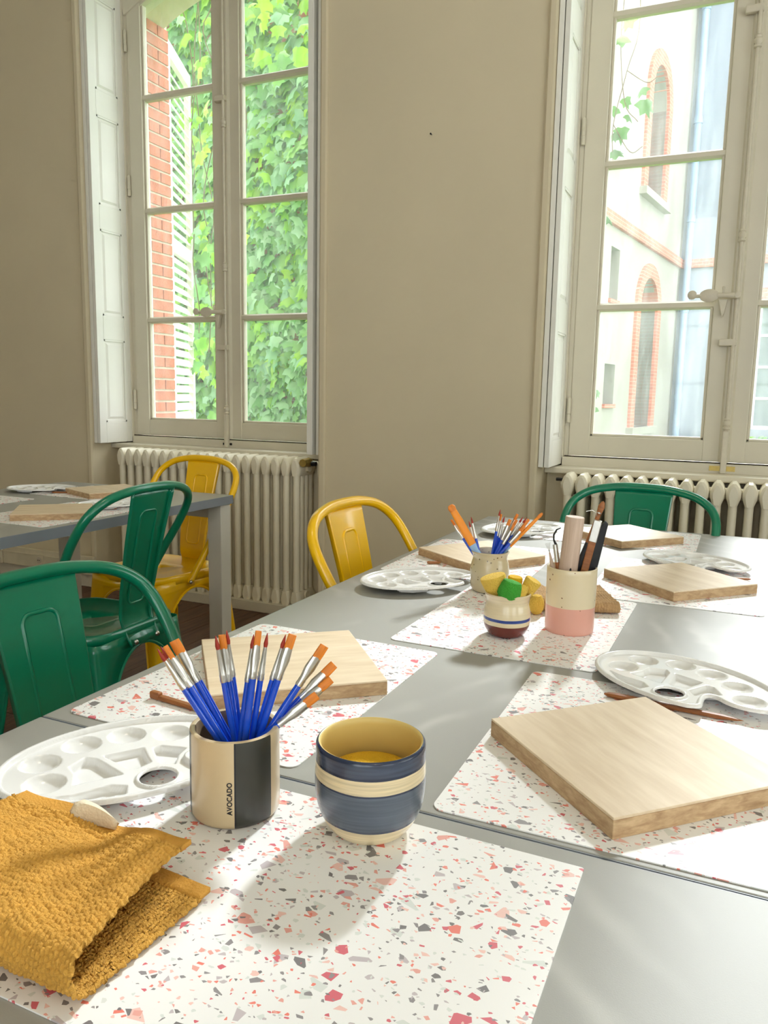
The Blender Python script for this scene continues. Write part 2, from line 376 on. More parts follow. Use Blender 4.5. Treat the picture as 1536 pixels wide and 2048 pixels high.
MBRICKF = brick_mat('facade_brick', S(214, 128, 104), S(196, 110, 90), S(222, 170, 150))
MBRICKW = brick_mat('garden_wall_brick', S(206, 138, 108), S(186, 116, 92), S(214, 190, 166), (5, 5, 5))
MPIPE = mat('blue_grey_zinc', S(148, 172, 206), .5, .1, var=.1, vscale=6)
MWHITEF = mat('white_joinery', S(240, 240, 238), .5, var=.03, vscale=6)
MPANEF = mat('far_window_glass', S(120, 134, 138), .12, var=.3, vscale=1.2)
MDARKIN = mat('dark_interior', S(96, 92, 92), .6, var=.2, vscale=3)
MPERS = mat('white_louvre_paint', S(240, 238, 232), .5, var=.05, vscale=8)
MLEAF = [leaf_mat('ivy_leaf', S(158, 206, 112), S(124, 182, 112)), leaf_mat('ivy_leaf_cool', S(146, 198, 150), S(182, 220, 172)), leaf_mat('vine_leaf_lime', S(184, 226, 70), S(150, 212, 74), .55), leaf_mat('tendril_leaf', S(96, 146, 62), S(76, 124, 58), .35)]
MSTEM = mat('vine_stem', S(120, 100, 70), .8, var=.3, vscale=30)
MGRASS = mat('lawn_grass', S(104, 156, 62), .95, var=.3, vscale=3, bump=.6, bscale=40)
MLAMP = mat('fill_lamp_enamel', S(238, 236, 230), .4, var=.02, vscale=6)

# ------------------------------------------------------------------ the room
WY = 3.3            # room face of the window wall
C1, C2 = -2.562, -0.06
RX0, RX1, RY0, CEIL = -5.2, 2.3, -3.9, 3.85
HW = 0.72           # half width of the window recess
HEAD = 3.46

floor = tag(MB().box(RX0 - .3, RX1 + .3, RY0 - .3, WY + .2, -.06, -.012).obj('floor', MFLOOR), kind='structure')
# floorboards running towards the windows
plank_me = MB().box(-.0595, .0595, -.598, .598, -.014, 0).mesh('plank', MPLANK)
npl = 0
rows = int((1.0 - RX0) / .121)
for i in range(rows):
    x = RX0 + .06 + i * .121
    off = (i * .37) % 1.2
    y = WY + .1 - off
    for k in range(3):
        inst('plank', plank_me, floor, (x, y - k * 1.2 - .5, 0))
    if off > .02:
        inst('plank', plank_me, floor, (x, WY + .2 - off / 2, 0), (0, 0, 0), (1, (off - .004) / 1.196, 1))
# boards beyond (unseen back of the room) as one piece
rest = MB()
for i in range(int((RX1 - RX0) / .121)):
    x = RX0 + .06 + i * .121
    if i >= rows:
        rest.box(x - .0595, x + .0595, RY0, WY, -.014, 0)
    else:
        rest.box(x - .0595, x + .0595, RY0, WY + .1 - (i * .37) % 1.2 - 3.5 - .004, -.014, 0)
tag(rest.obj('floor_boards', MPLANK, floor), kind='stuff')

def arch(c, hw, z0, rise, n=14):
    return [(c + hw * (2 * k / n - 1), z0 + rise * (1 - (2 * k / n - 1) ** 2)) for k in range(n + 1)]

wn = MB()
edges = [(RX0, C1 - HW), (C1 + HW, C2 - HW), (C2 + HW, RX1)]
for a, b_ in edges: wn.box(a, b_, WY, WY + .55, 0, CEIL)
for c in (C1, C2):
    wn.box(c - HW, c + HW, WY, WY + .55, HEAD, CEIL)            # over the window
    wn.box(c - HW, c + HW, WY + .2, WY + .55, 0, .80)           # thin wall behind the radiator
    for s in (-1, 1):                                            # outer jambs
        x0, x1 = sorted((c + s * HW, c + s * .645)); wn.box(x0, x1, WY + .37, WY + .55, .8, HEAD)
    a_ = arch(c, .645, 3.16, .17)                                # segmental outer head
    wn.prism([(c - .645, HEAD)] + a_ + [(c + .645, HEAD)], 'y', WY + .37, WY + .55)
    wn.box(c - .65, c + .65, WY + .37, WY + .6, .72, .80)        # outer stone sill
wall_n = tag(wn.obj('wall_north', MWALL), kind='structure')

# brick jamb seen through the left window: every brick its own piece
bx = C1 - .645
brick_full = MB().box(0, .03, -.089, .089, -.0265, .0265).mesh('brick', MBRICK1)
brick_half = MB().box(0, .03, -.042, .042, -.0265, .0265).mesh('brick', MBRICK1)
tag(MB().box(bx - .02, bx + .022, WY + .40, WY + .575, .80, 3.2).obj('mortar_bed', MMORTAR, wall_n))
k = 0; z = .83
while z < 3.2:
    if k % 2 == 0:
        inst('brick', brick_full, wall_n, (bx, WY + .487, z))
    else:
        inst('brick', brick_half, wall_n, (bx, WY + .442, z)); inst('brick', brick_half, wall_n, (bx, WY + .534, z))
    k += 1; z += .066

wl = MB().box(RX0 - .2, RX0, RY0 - .2, WY + .55, 0, CEIL); tag(wl.obj('wall_west', MWALL), kind='structure')
# unseen east and south walls; their windows are assumed, sized for fill light
def wall_with_windows(name, horiz, pos, thick, a, b, holes, z0, z1):
    m = MB(); cur = a
    def bx_(u0, u1, zz0, zz1):
        lo, hi = sorted((pos, pos + thick))
        if horiz: m.box(u0, u1, lo, hi, zz0, zz1)
        else: m.box(lo, hi, u0, u1, zz0, zz1)
    for h0, h1 in holes:
        bx_(cur, h0, 0, CEIL); bx_(h0, h1, 0, z0); bx_(h0, h1, z1, CEIL); cur = h1
    bx_(cur, b, 0, CEIL)
    return tag(m.obj(name, MWALL), kind='structure')
SH = [(-.9, .5), (.8, 2.2)]
EH = [(-1.9, -.3), (.3, 1.9)]
wall_with_windows('wall_south', True, RY0, -.3, RX0 - .2, RX1 + .3, SH, .6, 3.6)
wall_with_windows('wall_east', False, RX1, .3, RY0 - .3, WY + .55, EH, .85, 3.3)
tag(MB().box(RX0 - .2, RX1 + .3, RY0 - .3, WY + .55, CEIL, CEIL + .2).obj('ceiling', MCEIL), kind='structure')
bb = MB()
for a, b_ in edges: bb.box(a, b_, WY - .018, WY, 0, .10)
for c in (C1, C2): bb.box(c - HW, c + HW, WY - .005, WY + .2, 0, .055)
tag(bb.obj('baseboard_north', MPAINT, bevel=.004), kind='structure')
tag(MB().box(RX0, RX0 + .018, RY0, WY - .018, 0, .14).obj('baseboard_west', MPAINT, bevel=.004), kind='structure')

def assumed_window(idx, horiz, pos, h0, h1, z0, z1):
    w = struct_empty('window_%d' % idx)
    fr = MB(); mid = (h0 + h1) / 2
    def bx_(m, u0, u1, d0, d1, zz0, zz1):
        if horiz: m.box(u0, u1, pos + d0, pos + d1, zz0, zz1)
        else: m.box(pos + d0, pos + d1, u0, u1, zz0, zz1)
    for u0, u1 in ((h0, h0 + .07), (h1 - .07, h1), (mid - .05, mid + .05)): bx_(fr, u0, u1, -.03, .03, z0, z1)
    for zz in (z0, z1 - .08): bx_(fr, h0, h1, -.03, .03, zz, zz + .08)
    for k in range(1, 4):
        zz = z0 + (z1 - z0) * k / 4; bx_(fr, h0, h1, -.015, .015, zz - .015, zz + .015)
    fr.obj('frame', MPAINT, w)
    for u0, u1 in ((h0 + .07, mid - .05), (mid + .05, h1 - .07)):
        p = MB(); bx_(p, u0, u1, -.002, .002, z0 + .08, z1 - .08); p.obj('pane', MGLASS, w)
n = 3
for h in SH: assumed_window(n, True, RY0 - .2, h[0], h[1], .6, 3.6); n += 1
for h in EH: assumed_window(n, False, RX1 + .2, h[0], h[1], .85, 3.3); n += 1

# light portals over the window openings (they only guide the sky light)
def portal(name, loc, rot, sx, sz):
    l = bpy.data.lights.new(name, 'AREA'); l.shape = 'RECTANGLE'; l.size = sx; l.size_y = sz; l.cycles.is_portal = True
    o = bpy.data.objects.new(name, l); link(o); o.location = loc; o.rotation_euler = rot; o['kind'] = 'helper'
for c in (C1, C2): portal('sky_portal', (c, WY + .62, 2.05), (-PI / 2, 0, 0), 1.4, 2.6)
for h in SH: portal('sky_portal', ((h[0] + h[1]) / 2, RY0 - .35, 2.1), (PI / 2, 0, 0), h[1] - h[0] + .05, 3.05)
for h in EH: portal('sky_portal', (RX1 + .35, (h[0] + h[1]) / 2, 2.08), (0, PI / 2, 0), 2.5, h[1] - h[0] + .05)

# ------------------------------------------------------------------ the two tall windows
ZB = .957
MUN = [1.518, 2.112, 2.702]
def tall_window(idx, c):
    w = struct_empty('window_%d' % idx, (c, WY, 0))
    # fixed frame
    f = MB()
    for s in (-1, 1):
        x0, x1 = sorted((s * .665, s * .72)); f.box(x0, x1, .255, .37, .80, HEAD)
        x0, x1 = sorted((s * .645, s * .67)); f.box(x0, x1, .275, .37, .80, HEAD)
    f.box(-.72, .72, .255, .37, .815, .862)
    f.prism([(-.72, HEAD)] + arch(0, .66, 3.13, .17) + [(.72, HEAD)], 'y', .262, .37)
    f.obj('frame', MPAINT, w, bevel=.004)
    MB().box(-.72, .72, .13, .27, .795, .822).obj('sill', MPAINT, w, bevel=.006)
    MB().box(-.66, .66, .258, .262, .8625, .8675).obj('sill_gap', MGAP, w)
    for s in (-1, 1):
        cs = MB()
        xo, xi = s * .645, s * .004          # outer and meeting edge
        po, pi_ = s * .555, s * .083         # pane edges
        def B(xa, xb, y0, y1, z0, z1):
            x0, x1 = sorted((xa, xb)); cs.box(x0, x1, y0, y1, z0, z1)
        B(xo, po, .27, .315, .868, 3.25); B(pi_, xi, .27, .315, .868, 3.33)
        B(xo, xi, .272, .313, .868, ZB)
        # inner bead round the glass
        B(po, po - s * .012, .282, .313, ZB, 3.28); B(pi_, pi_ + s * .012, .282, .313, ZB, 3.32); B(po, pi_, .282, .313, ZB, ZB + .012)
        # arched top rail
        a_ = [(s * .645 + (s * .004 - s * .645) * t / 8, 0) for t in range(9)]
        lo = [(x, 3.13 + .17 * (1 - (x / .66) ** 2) - .015) for x, _ in a_]
        hi = [(x, z + .09) for x, z in lo]
        cs.prism(lo + hi[::-1], 'y', .272, .313)
        co = cs.obj('casement', MPAINT, w, bevel=.003)
        for z in MUN:
            x0, x1 = sorted((po, pi_)); m = MB()
            m.prism([(.276, z - .009), (.276, z + .009), (.288, z + .017), (.312, z + .017), (.312, z - .017), (.288, z - .017)], 'x', x0, x1)
            m.obj('muntin', MPAINT, co)
        zs = [ZB] + MUN + [3.27]
        for k in range(4):
            x0, x1 = sorted((po, pi_)); MB().box(x0, x1, .299, .302, zs[k], zs[k + 1]).obj('pane', MGLASS, co)
        for z in (1.07, 2.25, 3.0):
            x = s * .65; MB().lathe([(.009, z - .055), (.009, z - .02), (.007, z - .018), (.009, z - .016), (.009, z + .05), (.004, z + .058)], 12, x, .262).obj('hinge', MPAINT, w, smooth=40)
    # astragal over the meeting stiles and the cremone bolt
    MB().prism([(-.02, .27), (.026, .27), (.018, .256), (-.012, .256)], 'z', .868, 3.3).obj('astragal', MPAINT, w)
    r = MB().tube([(.004, .243, .825), (.004, .243, 3.2)], .0075, 12)
    bolt = r.obj('cremone_bolt', MIRON, w, smooth=40)
    kn = MB()
    for z in (1.03, 1.78, 2.5):
        kn.lathe([(.008, z - .026), (.014, z - .022), (.014, z - .014), (.010, z - .012), (.015, z - .004), (.015, z + .006), (.010, z + .012), (.012, z + .018), (.008, z + .024)], 14, .004, .243)
    kn.obj('rod_knuckle', MIRON, bolt, smooth=40)
    MB().box(-.008, .016, .232, .254, .822, 1.0).obj('rod_foot', MIRON, bolt, bevel=.004)
    for z in (1.36, 2.62):
        MB().box(-.05, .016, .236, .262, z - .014, z + .014).obj('rod_guide', MIRON, bolt, bevel=.004)
    # handle: round knob, flat oval grip, pivot boss and the lever bracket below
    h = MB()
    zc = 1.545
    h.add(*disc_xz(-.165, .212, zc + .004, .018, .018, .014))
    h.tube([(-.155, .215, zc), (-.125, .215, zc)], .008, 10)
    h.add(*disc_xz(-.10, .214, zc, .038, .026, .014))
    h.tube([(-.07, .215, zc), (-.035, .222, zc), (.004, .236, zc)], [.011, .010, .013], 10)
    h.lathe([(.004, zc + .01), (.006, zc + .03), (.003, zc + .036)], 10, -.048, .215)
    hb = h.obj('cremone_handle', MIRON, bolt, smooth=40)
    MB().prism([(-.066, zc - .012), (-.03, zc - .012), (-.04, zc - .07), (-.046, zc - .085), (-.052, zc - .07)], 'y', .238, .262).obj('bracket', MIRON, hb, bevel=.003)
    MB().add(*disc_xz(.006, .226, zc, .014, .014, .012)).obj('pivot', MIRON, hb, smooth=40)
    if idx == 2:
        MB().box(-.05, .05, .252, .256, .832, .853).obj('keeper_plate', MBRASS, bolt)
    MB().box(-.03, .03, .2535, .2575, .834, .846).obj('keeper_slot', MDARK, bolt)
    return w

def disc_xz(x, y, z, rx, rz, th, n=20):
    vs = []; fs = []
    prof = [(0.75, -th / 2), (1, -th / 4), (1, th / 4), (.75, th / 2)]
    for s_, dy in prof:
        for k in range(n):
            a = 2 * PI * k / n; vs.append((x + rx * s_ * math.cos(a), y + dy, z + rz * s_ * math.sin(a)))
    for i in range(3):
        for k in range(n): fs.append((i * n + k, i * n + (k + 1) % n, (i + 1) * n + (k + 1) % n, (i + 1) * n + k))
    fs.append(tuple(range(n))); fs.append(tuple(range(3 * n, 4 * n))[::-1])
    return vs, fs

tall_window(1, C1); tall_window(2, C2)

# casing beads where the wall meets the recess
tn = 1
for c in (C1, C2):
    for s in (-1, 1):
        x0, x1 = sorted((c + s * HW, c + s * (HW + .035)))
        tag(MB().prism([(x0, WY), (x0, WY - .012), (x0 + .008, WY - .018), (x1 - .006, WY - .018), (x1, WY - .008), (x1, WY)], 'z', 0.1, HEAD + .03).obj('trim_%d' % tn, MWALL), kind='structure'); tn += 1
    tag(MB().box(c - HW - .035, c + HW + .035, WY - .016, WY, HEAD + .0, HEAD + .04).obj('trim_%d' % tn, MWALL), kind='structure'); tn += 1

# folding interior shutters: two leaves folded against each reveal
def shutter_leaf(x, side, label, y0=WY + .004, lean=0.0, th=.021):
    """leaf against the reveal; its panelled faces look along +-x"""
    t = thing('window_shutter', label, 'shutter', (x, y0, .828), lean, 'folding interior shutters')
    W_, Hh = .262, 2.58
    f = MB()
    f.box(0, th, 0, .05, 0, Hh); f.box(0, th, W_ - .05, W_, 0, Hh)
    zp = [.115 + i * .583 for i in range(5)]
    prev = 0
    for i, z in enumerate(zp):
        f.box(0, th, .05, W_ - .05, prev, z); prev = z + .455
        if prev > Hh: prev = Hh
    if prev < Hh: f.box(0, th, .05, W_ - .05, prev, Hh)
    f.obj('frame', MSHUT, t, bevel=.002)
    for z in zp:
        z1 = min(z + .455, Hh - .03)
        if z1 - z < .1: continue
        p = MB(); ya, yb = .05, W_ - .05
        p.box(.007, th - .007, ya, yb, z, z1)
        # raised and fielded centre on both faces
        for xa, xb in ((th - .007, th - .001), (.007, .001)):
            i0, i1 = .018, .030
            vs = [(xa, ya + i0, z + i0), (xa, yb - i0, z + i0), (xa, yb - i0, z1 - i0), (xa, ya + i0, z1 - i0), (xb, ya + i1, z + i1), (xb, yb - i1, z + i1), (xb, yb - i1, z1 - i1), (xb, ya + i1, z1 - i1)]
            p.add(vs, [(4, 5, 6, 7), (0, 1, 5, 4), (1, 2, 6, 5), (2, 3, 7, 6), (3, 0, 4, 7)])
        for xa in (th - .006, .001):   # moulding round the panel
            p.box(xa, xa + .005, ya, ya + .009, z, z1); p.box(xa, xa + .005, yb - .009, yb, z, z1)
            p.box(xa, xa + .005, ya, yb, z, z + .009); p.box(xa, xa + .005, ya, yb, z1 - .009, z1)
        p.obj('panel', MSHUT, t)
    for z in (.25, 1.3, 2.3):
        MB().lathe([(.006, z - .04), (.006, z + .04)], 10, th / 2 if side < 0 else th / 2, -.004 if False else W_ + .004).obj('hinge', MSHUT, t, smooth=40)
    return t
for c, nm in ((C1, 'left'), (C2, 'right')):
    shutter_leaf(c - .718, -1, 'folded shutter leaf hidden against the left reveal of the %s window' % nm)
    shutter_leaf(c - .693, -1, 'bright panelled white shutter leaf on the left side of the %s window' % nm)
    shutter_leaf(c + .697, 1, 'folded shutter leaf nearest the wall on the right side of the %s window' % nm)
    shutter_leaf(c + .645, 1, 'edge-on shutter leaf beside the glass on the right side of the %s window' % nm, th=.03)

# ------------------------------------------------------------------ radiators
def section_mesh():
    m = MB()
    ys = [.02, .062, .104, .146]
    # head castings top and bottom, ridge along the depth
    for z0, sg in ((.735, 1), (.105, -1)):
        rings = []
        for y, s_ in ((-.004, .55), (.004, .9), (.02, 1), (.146, 1), (.162, .9), (.17, .55)):
            pr = [(-.0165, -.02), (-.0275, .012), (-.0288, .034), (-.019, .058), (-.007, .072), (.007, .072), (.019, .058), (.0288, .034), (.0275, .012), (.0165, -.02)]
            rings.append([(x * (s_ if abs(x) > .0 else 1), y, z0 + sg * (z * (1 if z < .03 else .55 + .45 * s_))) for x, z in pr])
        rings = [r_ + [r_[0]] for r_ in rings]
        m.grid(rings); n_ = 10
        m.add(rings[0][:-1], [tuple(range(n_))]); m.add(rings[-1][:-1], [tuple(range(n_))[::-1]])
    for y in ys:
        m.lathe([(.0165, .10), (.0165, .745)], 12, 0, y, 1.0, 1.25)
    # hub
    for z in (.755, .095):
        vs = []; n_ = 14
        for x in (-.0292, .0292):
            for k in range(n_):
                a = 2 * PI * k / n_; vs.append((x, .083 + .024 * math.cos(a), z + .024 * math.sin(a)))
        m.add(vs, [(k, (k + 1) % n_, n_ + (k + 1) % n_, n_ + k) for k in range(n_)])
    return m.mesh('section', MRAD, 40)
SEC = section_mesh()
def radiator(x0, label, right_valve):
    t = thing('cast_iron_radiator', label, 'radiator', (x0, WY + .015, 0), 0, 'radiators under the windows')
    for i in range(20):
        inst('section', SEC, t, (.029 + i * .0588, 0, 0))
    xe = 20 * .0588
    for x, s in ((-.004, -1), (xe + .002, 1)):
        m = MB(); m.tube([(x - .008, .083, .755), (x + .008, .083, .755)], .022, 8); m.obj('end_plug', MRAD, t, smooth=40)
    if right_valve:
        v = MB(); v.tube([(xe, .083, .78), (xe + .05, .083, .78), (xe + .075, .06, .78), (xe + .082, .06, .70), (xe + .082, .06, .0)], .011, 10); pv = v.obj('pipe', MRAD, t, smooth=50)
        k = MB(); k.tube([(xe + .022, -.01, .785), (xe + .022, .05, .785)], [.02, .024], 8); k.obj('valve_knob', MBRASS, t, smooth=30)
        MB().tube([(xe + .05, .03, .78), (xe + .075, .03, .78)], .012, 8).obj('valve_nut', MDARK, t, smooth=30)
    else:
        MB().tube([(-.03, .06, .775), (0, .06, .775)], .007, 8).obj('bleed_valve', MDARK, t, smooth=30)
        MB().tube([(xe, .083, .78), (xe + .05, .083, .78), (xe + .075, .06, .78), (xe + .08, .06, .70), (xe + .08, .06, .0)], .011, 10).obj('pipe', MRAD, t, smooth=50)
    for x in (.1, xe - .1):
        MB().box(x - .015, x + .015, .05, .12, .0555, .08).obj('foot', MRAD, t)
radiator(C1 - .575, 'cream cast iron radiator under the left window behind the yellow chair', True)
radiator(C2 - .622, 'cream cast iron radiator under the right window behind the green chair', False)

# unseen fill lights added at the ceiling, shaped as round opal fittings
def fill_lamp(x, y, label):
    t = thing('fill_lamp', label, 'lamp', (x, y, CEIL), 0, 'added fill lamps')
    MB().lathe([(.20, 0), (.27, -.01), (.275, -.05), (.26, -.055)], 40).obj('fill_lamp_housing', MLAMP, t, smooth=40)
    MB().lathe([(.26, -.05), (.24, -.075), (.15, -.092), (.002, -.096)], 40).obj('fill_lamp_diffuser', MOPAL, t, smooth=60)
    l = bpy.data.lights.new('fill_light', 'AREA'); l.shape = 'DISK'; l.size = .5; l.energy = FILL_W; l.color = (1.0, .82, .56)
    o = bpy.data.objects.new('fill_light', l); link(o, t); o.location = (0, 0, -.10)
FILL_W = 2.2
MOPAL, _nt, _b = newmat('fill_lamp_opal'); _b.inputs['Base Color'].default_value = (.9, .88, .82, 1); _b.inputs['Emission Color'].default_value = (1, .86, .65, 1); _b.inputs['Emission Strength'].default_value = 2.0
for x, y, lb in ((-.9, 1.0, 'added round fill lamp on the ceiling above the main table'), (.9, -.9, 'added round fill lamp on the ceiling behind the camera')):
    fill_lamp(x, y, lb)

t = MB().lathe([(.0016, 0), (.0016, .012), (.004, .013), (.004, .015), (.001, .0155)], 10).obj('wall_nail', MDARK, None, smooth=40, loc=(-1.303, WY, 2.228)); t.rotation_euler = (PI / 2, 0, 0)
tag(t, 'small dark nail in the bare wall between the windows', 'nail')

# skirting trunk with sockets on the left part of the wall
t = thing('cable_trunking', 'cream skirting trunking on the wall under the left table', 'trunking', (-4.0, WY - .019, 0))
MB().box(0, .725, -.022, 0, .075, .185).obj('trunk', MSOCKET, t, bevel=.004)
MB().box(-.3, -.004, -.03, 0, .075, .16).obj('end_box', MSOCKET, t, bevel=.004)
MB().box(0, .725, -.026, -.022, .15, .154).obj('lid_joint', MSOCKET, t)
for x, lb in ((-3.70, 'left power socket in the cream skirting trunking'), (-3.40, 'right power socket in the cream skirting trunking')):
    s = thing('power_socket', lb, 'socket', (x, WY - .0415, .125), 0, 'power sockets in the trunking')
    MB().prism(rrect(-.04, .04, -.032, .032, .006), 'y', -.006, 0).obj('plate', MSOCKET, s)
    d = MB(); d.add(*disc_xz(.008, -.0075, 0, .02, .02, .006)); d.obj('socket_face', MIRON, s, smooth=40)
    for dx in (-.006, .006):
        d = MB(); d.add(*disc_xz(.008 + dx, -.011, 0, .003, .003, .002, 8)); d.obj('socket_hole', MDARK, s)

# ------------------------------------------------------------------ tables
TZ = .74
def table(x0, x1, y0, y1, label):
    t = thing('work_table', label, 'table', ((x0 + x1) / 2, (y0 + y1) / 2, 0), 0, 'grey work tables')
    hx, hy = (x1 - x0) / 2, (y1 - y0) / 2
    MB().box(-hx + .0012, hx - .0012, -hy + .0012, hy - .0012, TZ - .031, TZ).obj('table_top', MTOP, t, bevel=.0012)
    e = MB()
    e.box(-hx, -hx + .0014, -hy, hy, TZ - .0312, TZ - .0008); e.box(hx - .0014, hx, -hy, hy, TZ - .0312, TZ - .0008)
    e.box(-hx, hx, -hy, -hy + .0014, TZ - .0312, TZ - .0008); e.box(-hx, hx, hy - .0014, hy, TZ - .0312, TZ - .0008)
    e.obj('edge_band', MEDGE, t)
    L = .06
    for sx in (-1, 1):
        for sy in (-1, 1):
            xa, xb = sorted((sx * (hx - .008), sx * (hx - .008 - L))); ya, yb = sorted((sy * (hy - .008), sy * (hy - .008 - L)))
            MB().box(xa, xb, ya, yb, 0, TZ - .0315).obj('leg', MLEG, t, bevel=.003)
    for sx in (-1, 1):
        xa, xb = sorted((sx * (hx - .16), sx * (hx - .19))); MB().box(xa, xb, -hy + .05, hy - .05, TZ - .065, TZ - .0315).obj('rail', MLEG, t)
    for sy in (-1, 1):
        ya, yb = sorted((sy * (hy - .02), sy * (hy - .05))); MB().box(-hx + .07, hx - .07, ya, yb, TZ - .085, TZ - .0315).obj('rail', MLEG, t)
    return t
table(-.722, .112, .6295, 2.415, 'grey laminate work table stretching away to the wall between the chairs')
table(-.722, .112, -1.16, .6278, 'grey laminate work table in the foreground under the mustard towel')
table(-2.55, -1.712, .62, 2.408, 'grey laminate work table in the left background with blue-grey edge')

# ------------------------------------------------------------------ chairs
def hoop_pts():
    half = [(.186, .03, .415), (.190, .012, .44), (.200, -.04, .52), (.214, -.095, .62), (.225, -.155, .72), (.214, -.198, .79), (.165, -.224, .832), (.085, -.237, .851), (0, -.24, .855)]
    full = [(-x, y, z) for x, y, z in half] + [(x, y, z) for x, y, z in half[-2::-1]]
    return catmull(full, 7)
def splat_y(z): return float(np.interp(z, [.395, .41, .43, .45, .48, .55, .7, .845], [-.194, -.190, -.178, -.168, -.160, -.168, -.200, -.236]))
def chair_meshes(MAT, tagname):
    D = {}
    hp = hoop_pts(); nn = len(hp)
    rad = [.0125] * nn
    for i in range(4): rad[i] = rad[-1 - i] = .008 + .0011 * i
    D['back_hoop'] = MB().tube(hp, rad, 14).mesh('back_hoop', MAT, 60)
    P = []
    for i in range(27):
        z = .846 - (.846 - .40) * i / 26; hw = .060 + (.086 - .060) * (z - .40) / .446
        row = []
        for u, dy in ((-1.0, -.012), (-1, -.002), (-.97, 0), (-.5, -.003), (0, -.004), (.5, -.003), (.97, 0), (1, -.002), (1.0, -.012)):
            row.append((u * hw, splat_y(z) + dy, z))
        P.append(row)
    D['splat'] = MB().grid(P).mesh('splat', MAT, 40)
    rr = rrect(-.034, .034, .515, .788, .018, 5)
    D['splat_emboss'] = MB().tube([(x, splat_y(z) - .003, z) for x, z in rr], .0042, 8, closed=True).mesh('splat_emboss', MAT, 60)
    # seat: rounded square pan with rolled edge
    def ring(h, z, n=56, p=6.0):
        out = []
        for k in range(n):
            a = 2 * PI * k / n; c, s = math.cos(a), math.sin(a)
            r = h / (abs(c) ** p + abs(s) ** p) ** (1 / p); out.append((r * c, r * s, z))
        return out
    rings = [ring(h, z) for h, z in ((.001, .443), (.08, .4435), (.14, .4455), (.165, .450), (.174, .452), (.180, .450), (.1825, .444), (.1835, .42))]
    D['seat'] = MB().grid([[r_[k] for r_ in rings] for k in range(56)], closed_u=True).mesh('seat', MAT, 50)
    legs = []
    for sx in (-1, 1):
        for sy in (-1, 1):
            zs = [.0, .06, .12, .18, .22] + [.22 + .176 * math.sin(PI / 2 * k / 14) for k in range(1, 15)] + [.41, .432]
            P = []; ex = []; ey = []
            for z in zs:
                t_ = z / .44
                ax = .205 + (.182 - .205) * t_; ay = (.235 if sy < 0 else .215) * (1 - t_) + .182 * t_
                def wd(half):
                    if z <= .22: return .026 + .026 * z / .22
                    if z < .396: return half - (half - .052) * math.sqrt(max(0, 1 - ((z - .22) / .176) ** 2))
                    return half
                wx, wy = wd(ax), wd(ay); r = .010 + .012 * t_
                c = [(ax - wx, ay), (ax - r, ay), (ax - r * .62, ay - r * .07), (ax - r * .28, ay - r * .28), (ax - r * .07, ay - r * .62), (ax, ay - r), (ax, ay - wy)]
                P.append([(sx * x, sy * y, z) for x, y in c])
                if z <= .396: ex.append(P[-1][0]); ey.append(P[-1][-1])
            m = MB().grid(P); m.tube(ex, .0042, 6); m.tube(ey, .0042, 6)
            m.lathe([(.014, .0), (.014, .012)], 10, sx * .192, sy * ((.235 if sy < 0 else .215) - .013))
            legs.append(m.mesh('leg', MAT, 50))
    D['legs'] = legs
    return D
bolt_me = MB().lathe([(.008, 0), (.008, .003), (.006, .0065), (.002, .008)], 12).mesh('bolt', MCHROME, 50)
CH = {'green': chair_meshes(MGREEN, 'green'), 'yellow': chair_meshes(MYELLOW, 'yellow')}
def chair(colour, x, y, deg, label):
    t = thing('metal_bistro_chair', label, 'chair', (x, y, 0), math.radians(deg), 'metal bistro chairs')
    D = CH[colour]
    for k in ('seat', 'back_hoop', 'splat'):
        o = inst(k, D[k], t)
        if k != 'back_hoop':
            md = o.modifiers.new('thickness', 'SOLIDIFY'); md.thickness = .0018; md.offset = 0
        if k == 'splat': inst('splat_emboss', D['splat_emboss'], o)
    for me in D['legs']:
        o = inst('leg', me, t); md = o.modifiers.new('thickness', 'SOLIDIFY'); md.thickness = .0016; md.offset = 0
    for s in (-1, 1):
        inst('bolt', bolt_me, t, (s * .046, -.203, .412), (PI / 2, 0, 0)); inst('bolt', bolt_me, t, (s * .193, .028, .42), (0, s * PI / 2, 0))
    return t
ca = chair('green', -.83, .902, -95, 'green metal chair nearest the camera at the left side of the table')
ca.scale = (1, 1, .95)
chair('green', -1.727, 1.702, 92, 'green metal chair seen from behind at the left background table')
chair('yellow', -2.006, 2.338, 172, 'yellow metal chair at the end of the left table by the radiator')
chair('yellow', -.642, 1.698, -91.5, 'yellow metal chair at the main table against the bare wall')
chair('green', -.286, 2.265, 173, 'green metal chair at the far end of the table under the right window')

# ------------------------------------------------------------------ placemats
def placemat(x0, x1, y0, y1, label, rot=0, rad=.012):
    cx, cy = (x0 + x1) / 2, (y0 + y1) / 2; hx, hy = (x1 - x0) / 2, (y1 - y0) / 2
    o = MB().prism(rrect(-hx, hx, -hy, hy, rad, 6), 'z', 0, .0012).obj('placemat', MMAT, None, loc=(cx, cy, TZ + .0002))
    o.rotation_euler = (0, 0, math.radians(rot))
    return tag(o, label, 'placemat', 'terrazzo print placemats')
placemat(-.512, -.0885, .304, .605, 'terrazzo placemat in the foreground under the striped blue pot', 0, .0025)
placemat(-.702, -.386, .648, 1.060, 'terrazzo placemat under the board behind the AVOCADO cup', -.6)
placemat(-.237, .082, .638, 1.048, 'terrazzo placemat under the large wooden board at right', .4)
placemat(-.476, -.155, 1.082, 1.508, 'terrazzo placemat in the table middle under the three small pots', -.8)
placemat(-.255, .064, 1.514, 1.934, 'terrazzo placemat under the board beyond the beige towel', .3)
placemat(-.704, -.385, 1.53, 1.952, 'terrazzo placemat under the board behind the speckled brush pot', .5)
placemat(-.500, -.080, 2.080, 2.385, 'terrazzo placemat at the far end of the table before the green chair')
placemat(-2.055, -1.740, 1.548, 1.965, 'terrazzo placemat on the left table under its nearer board')
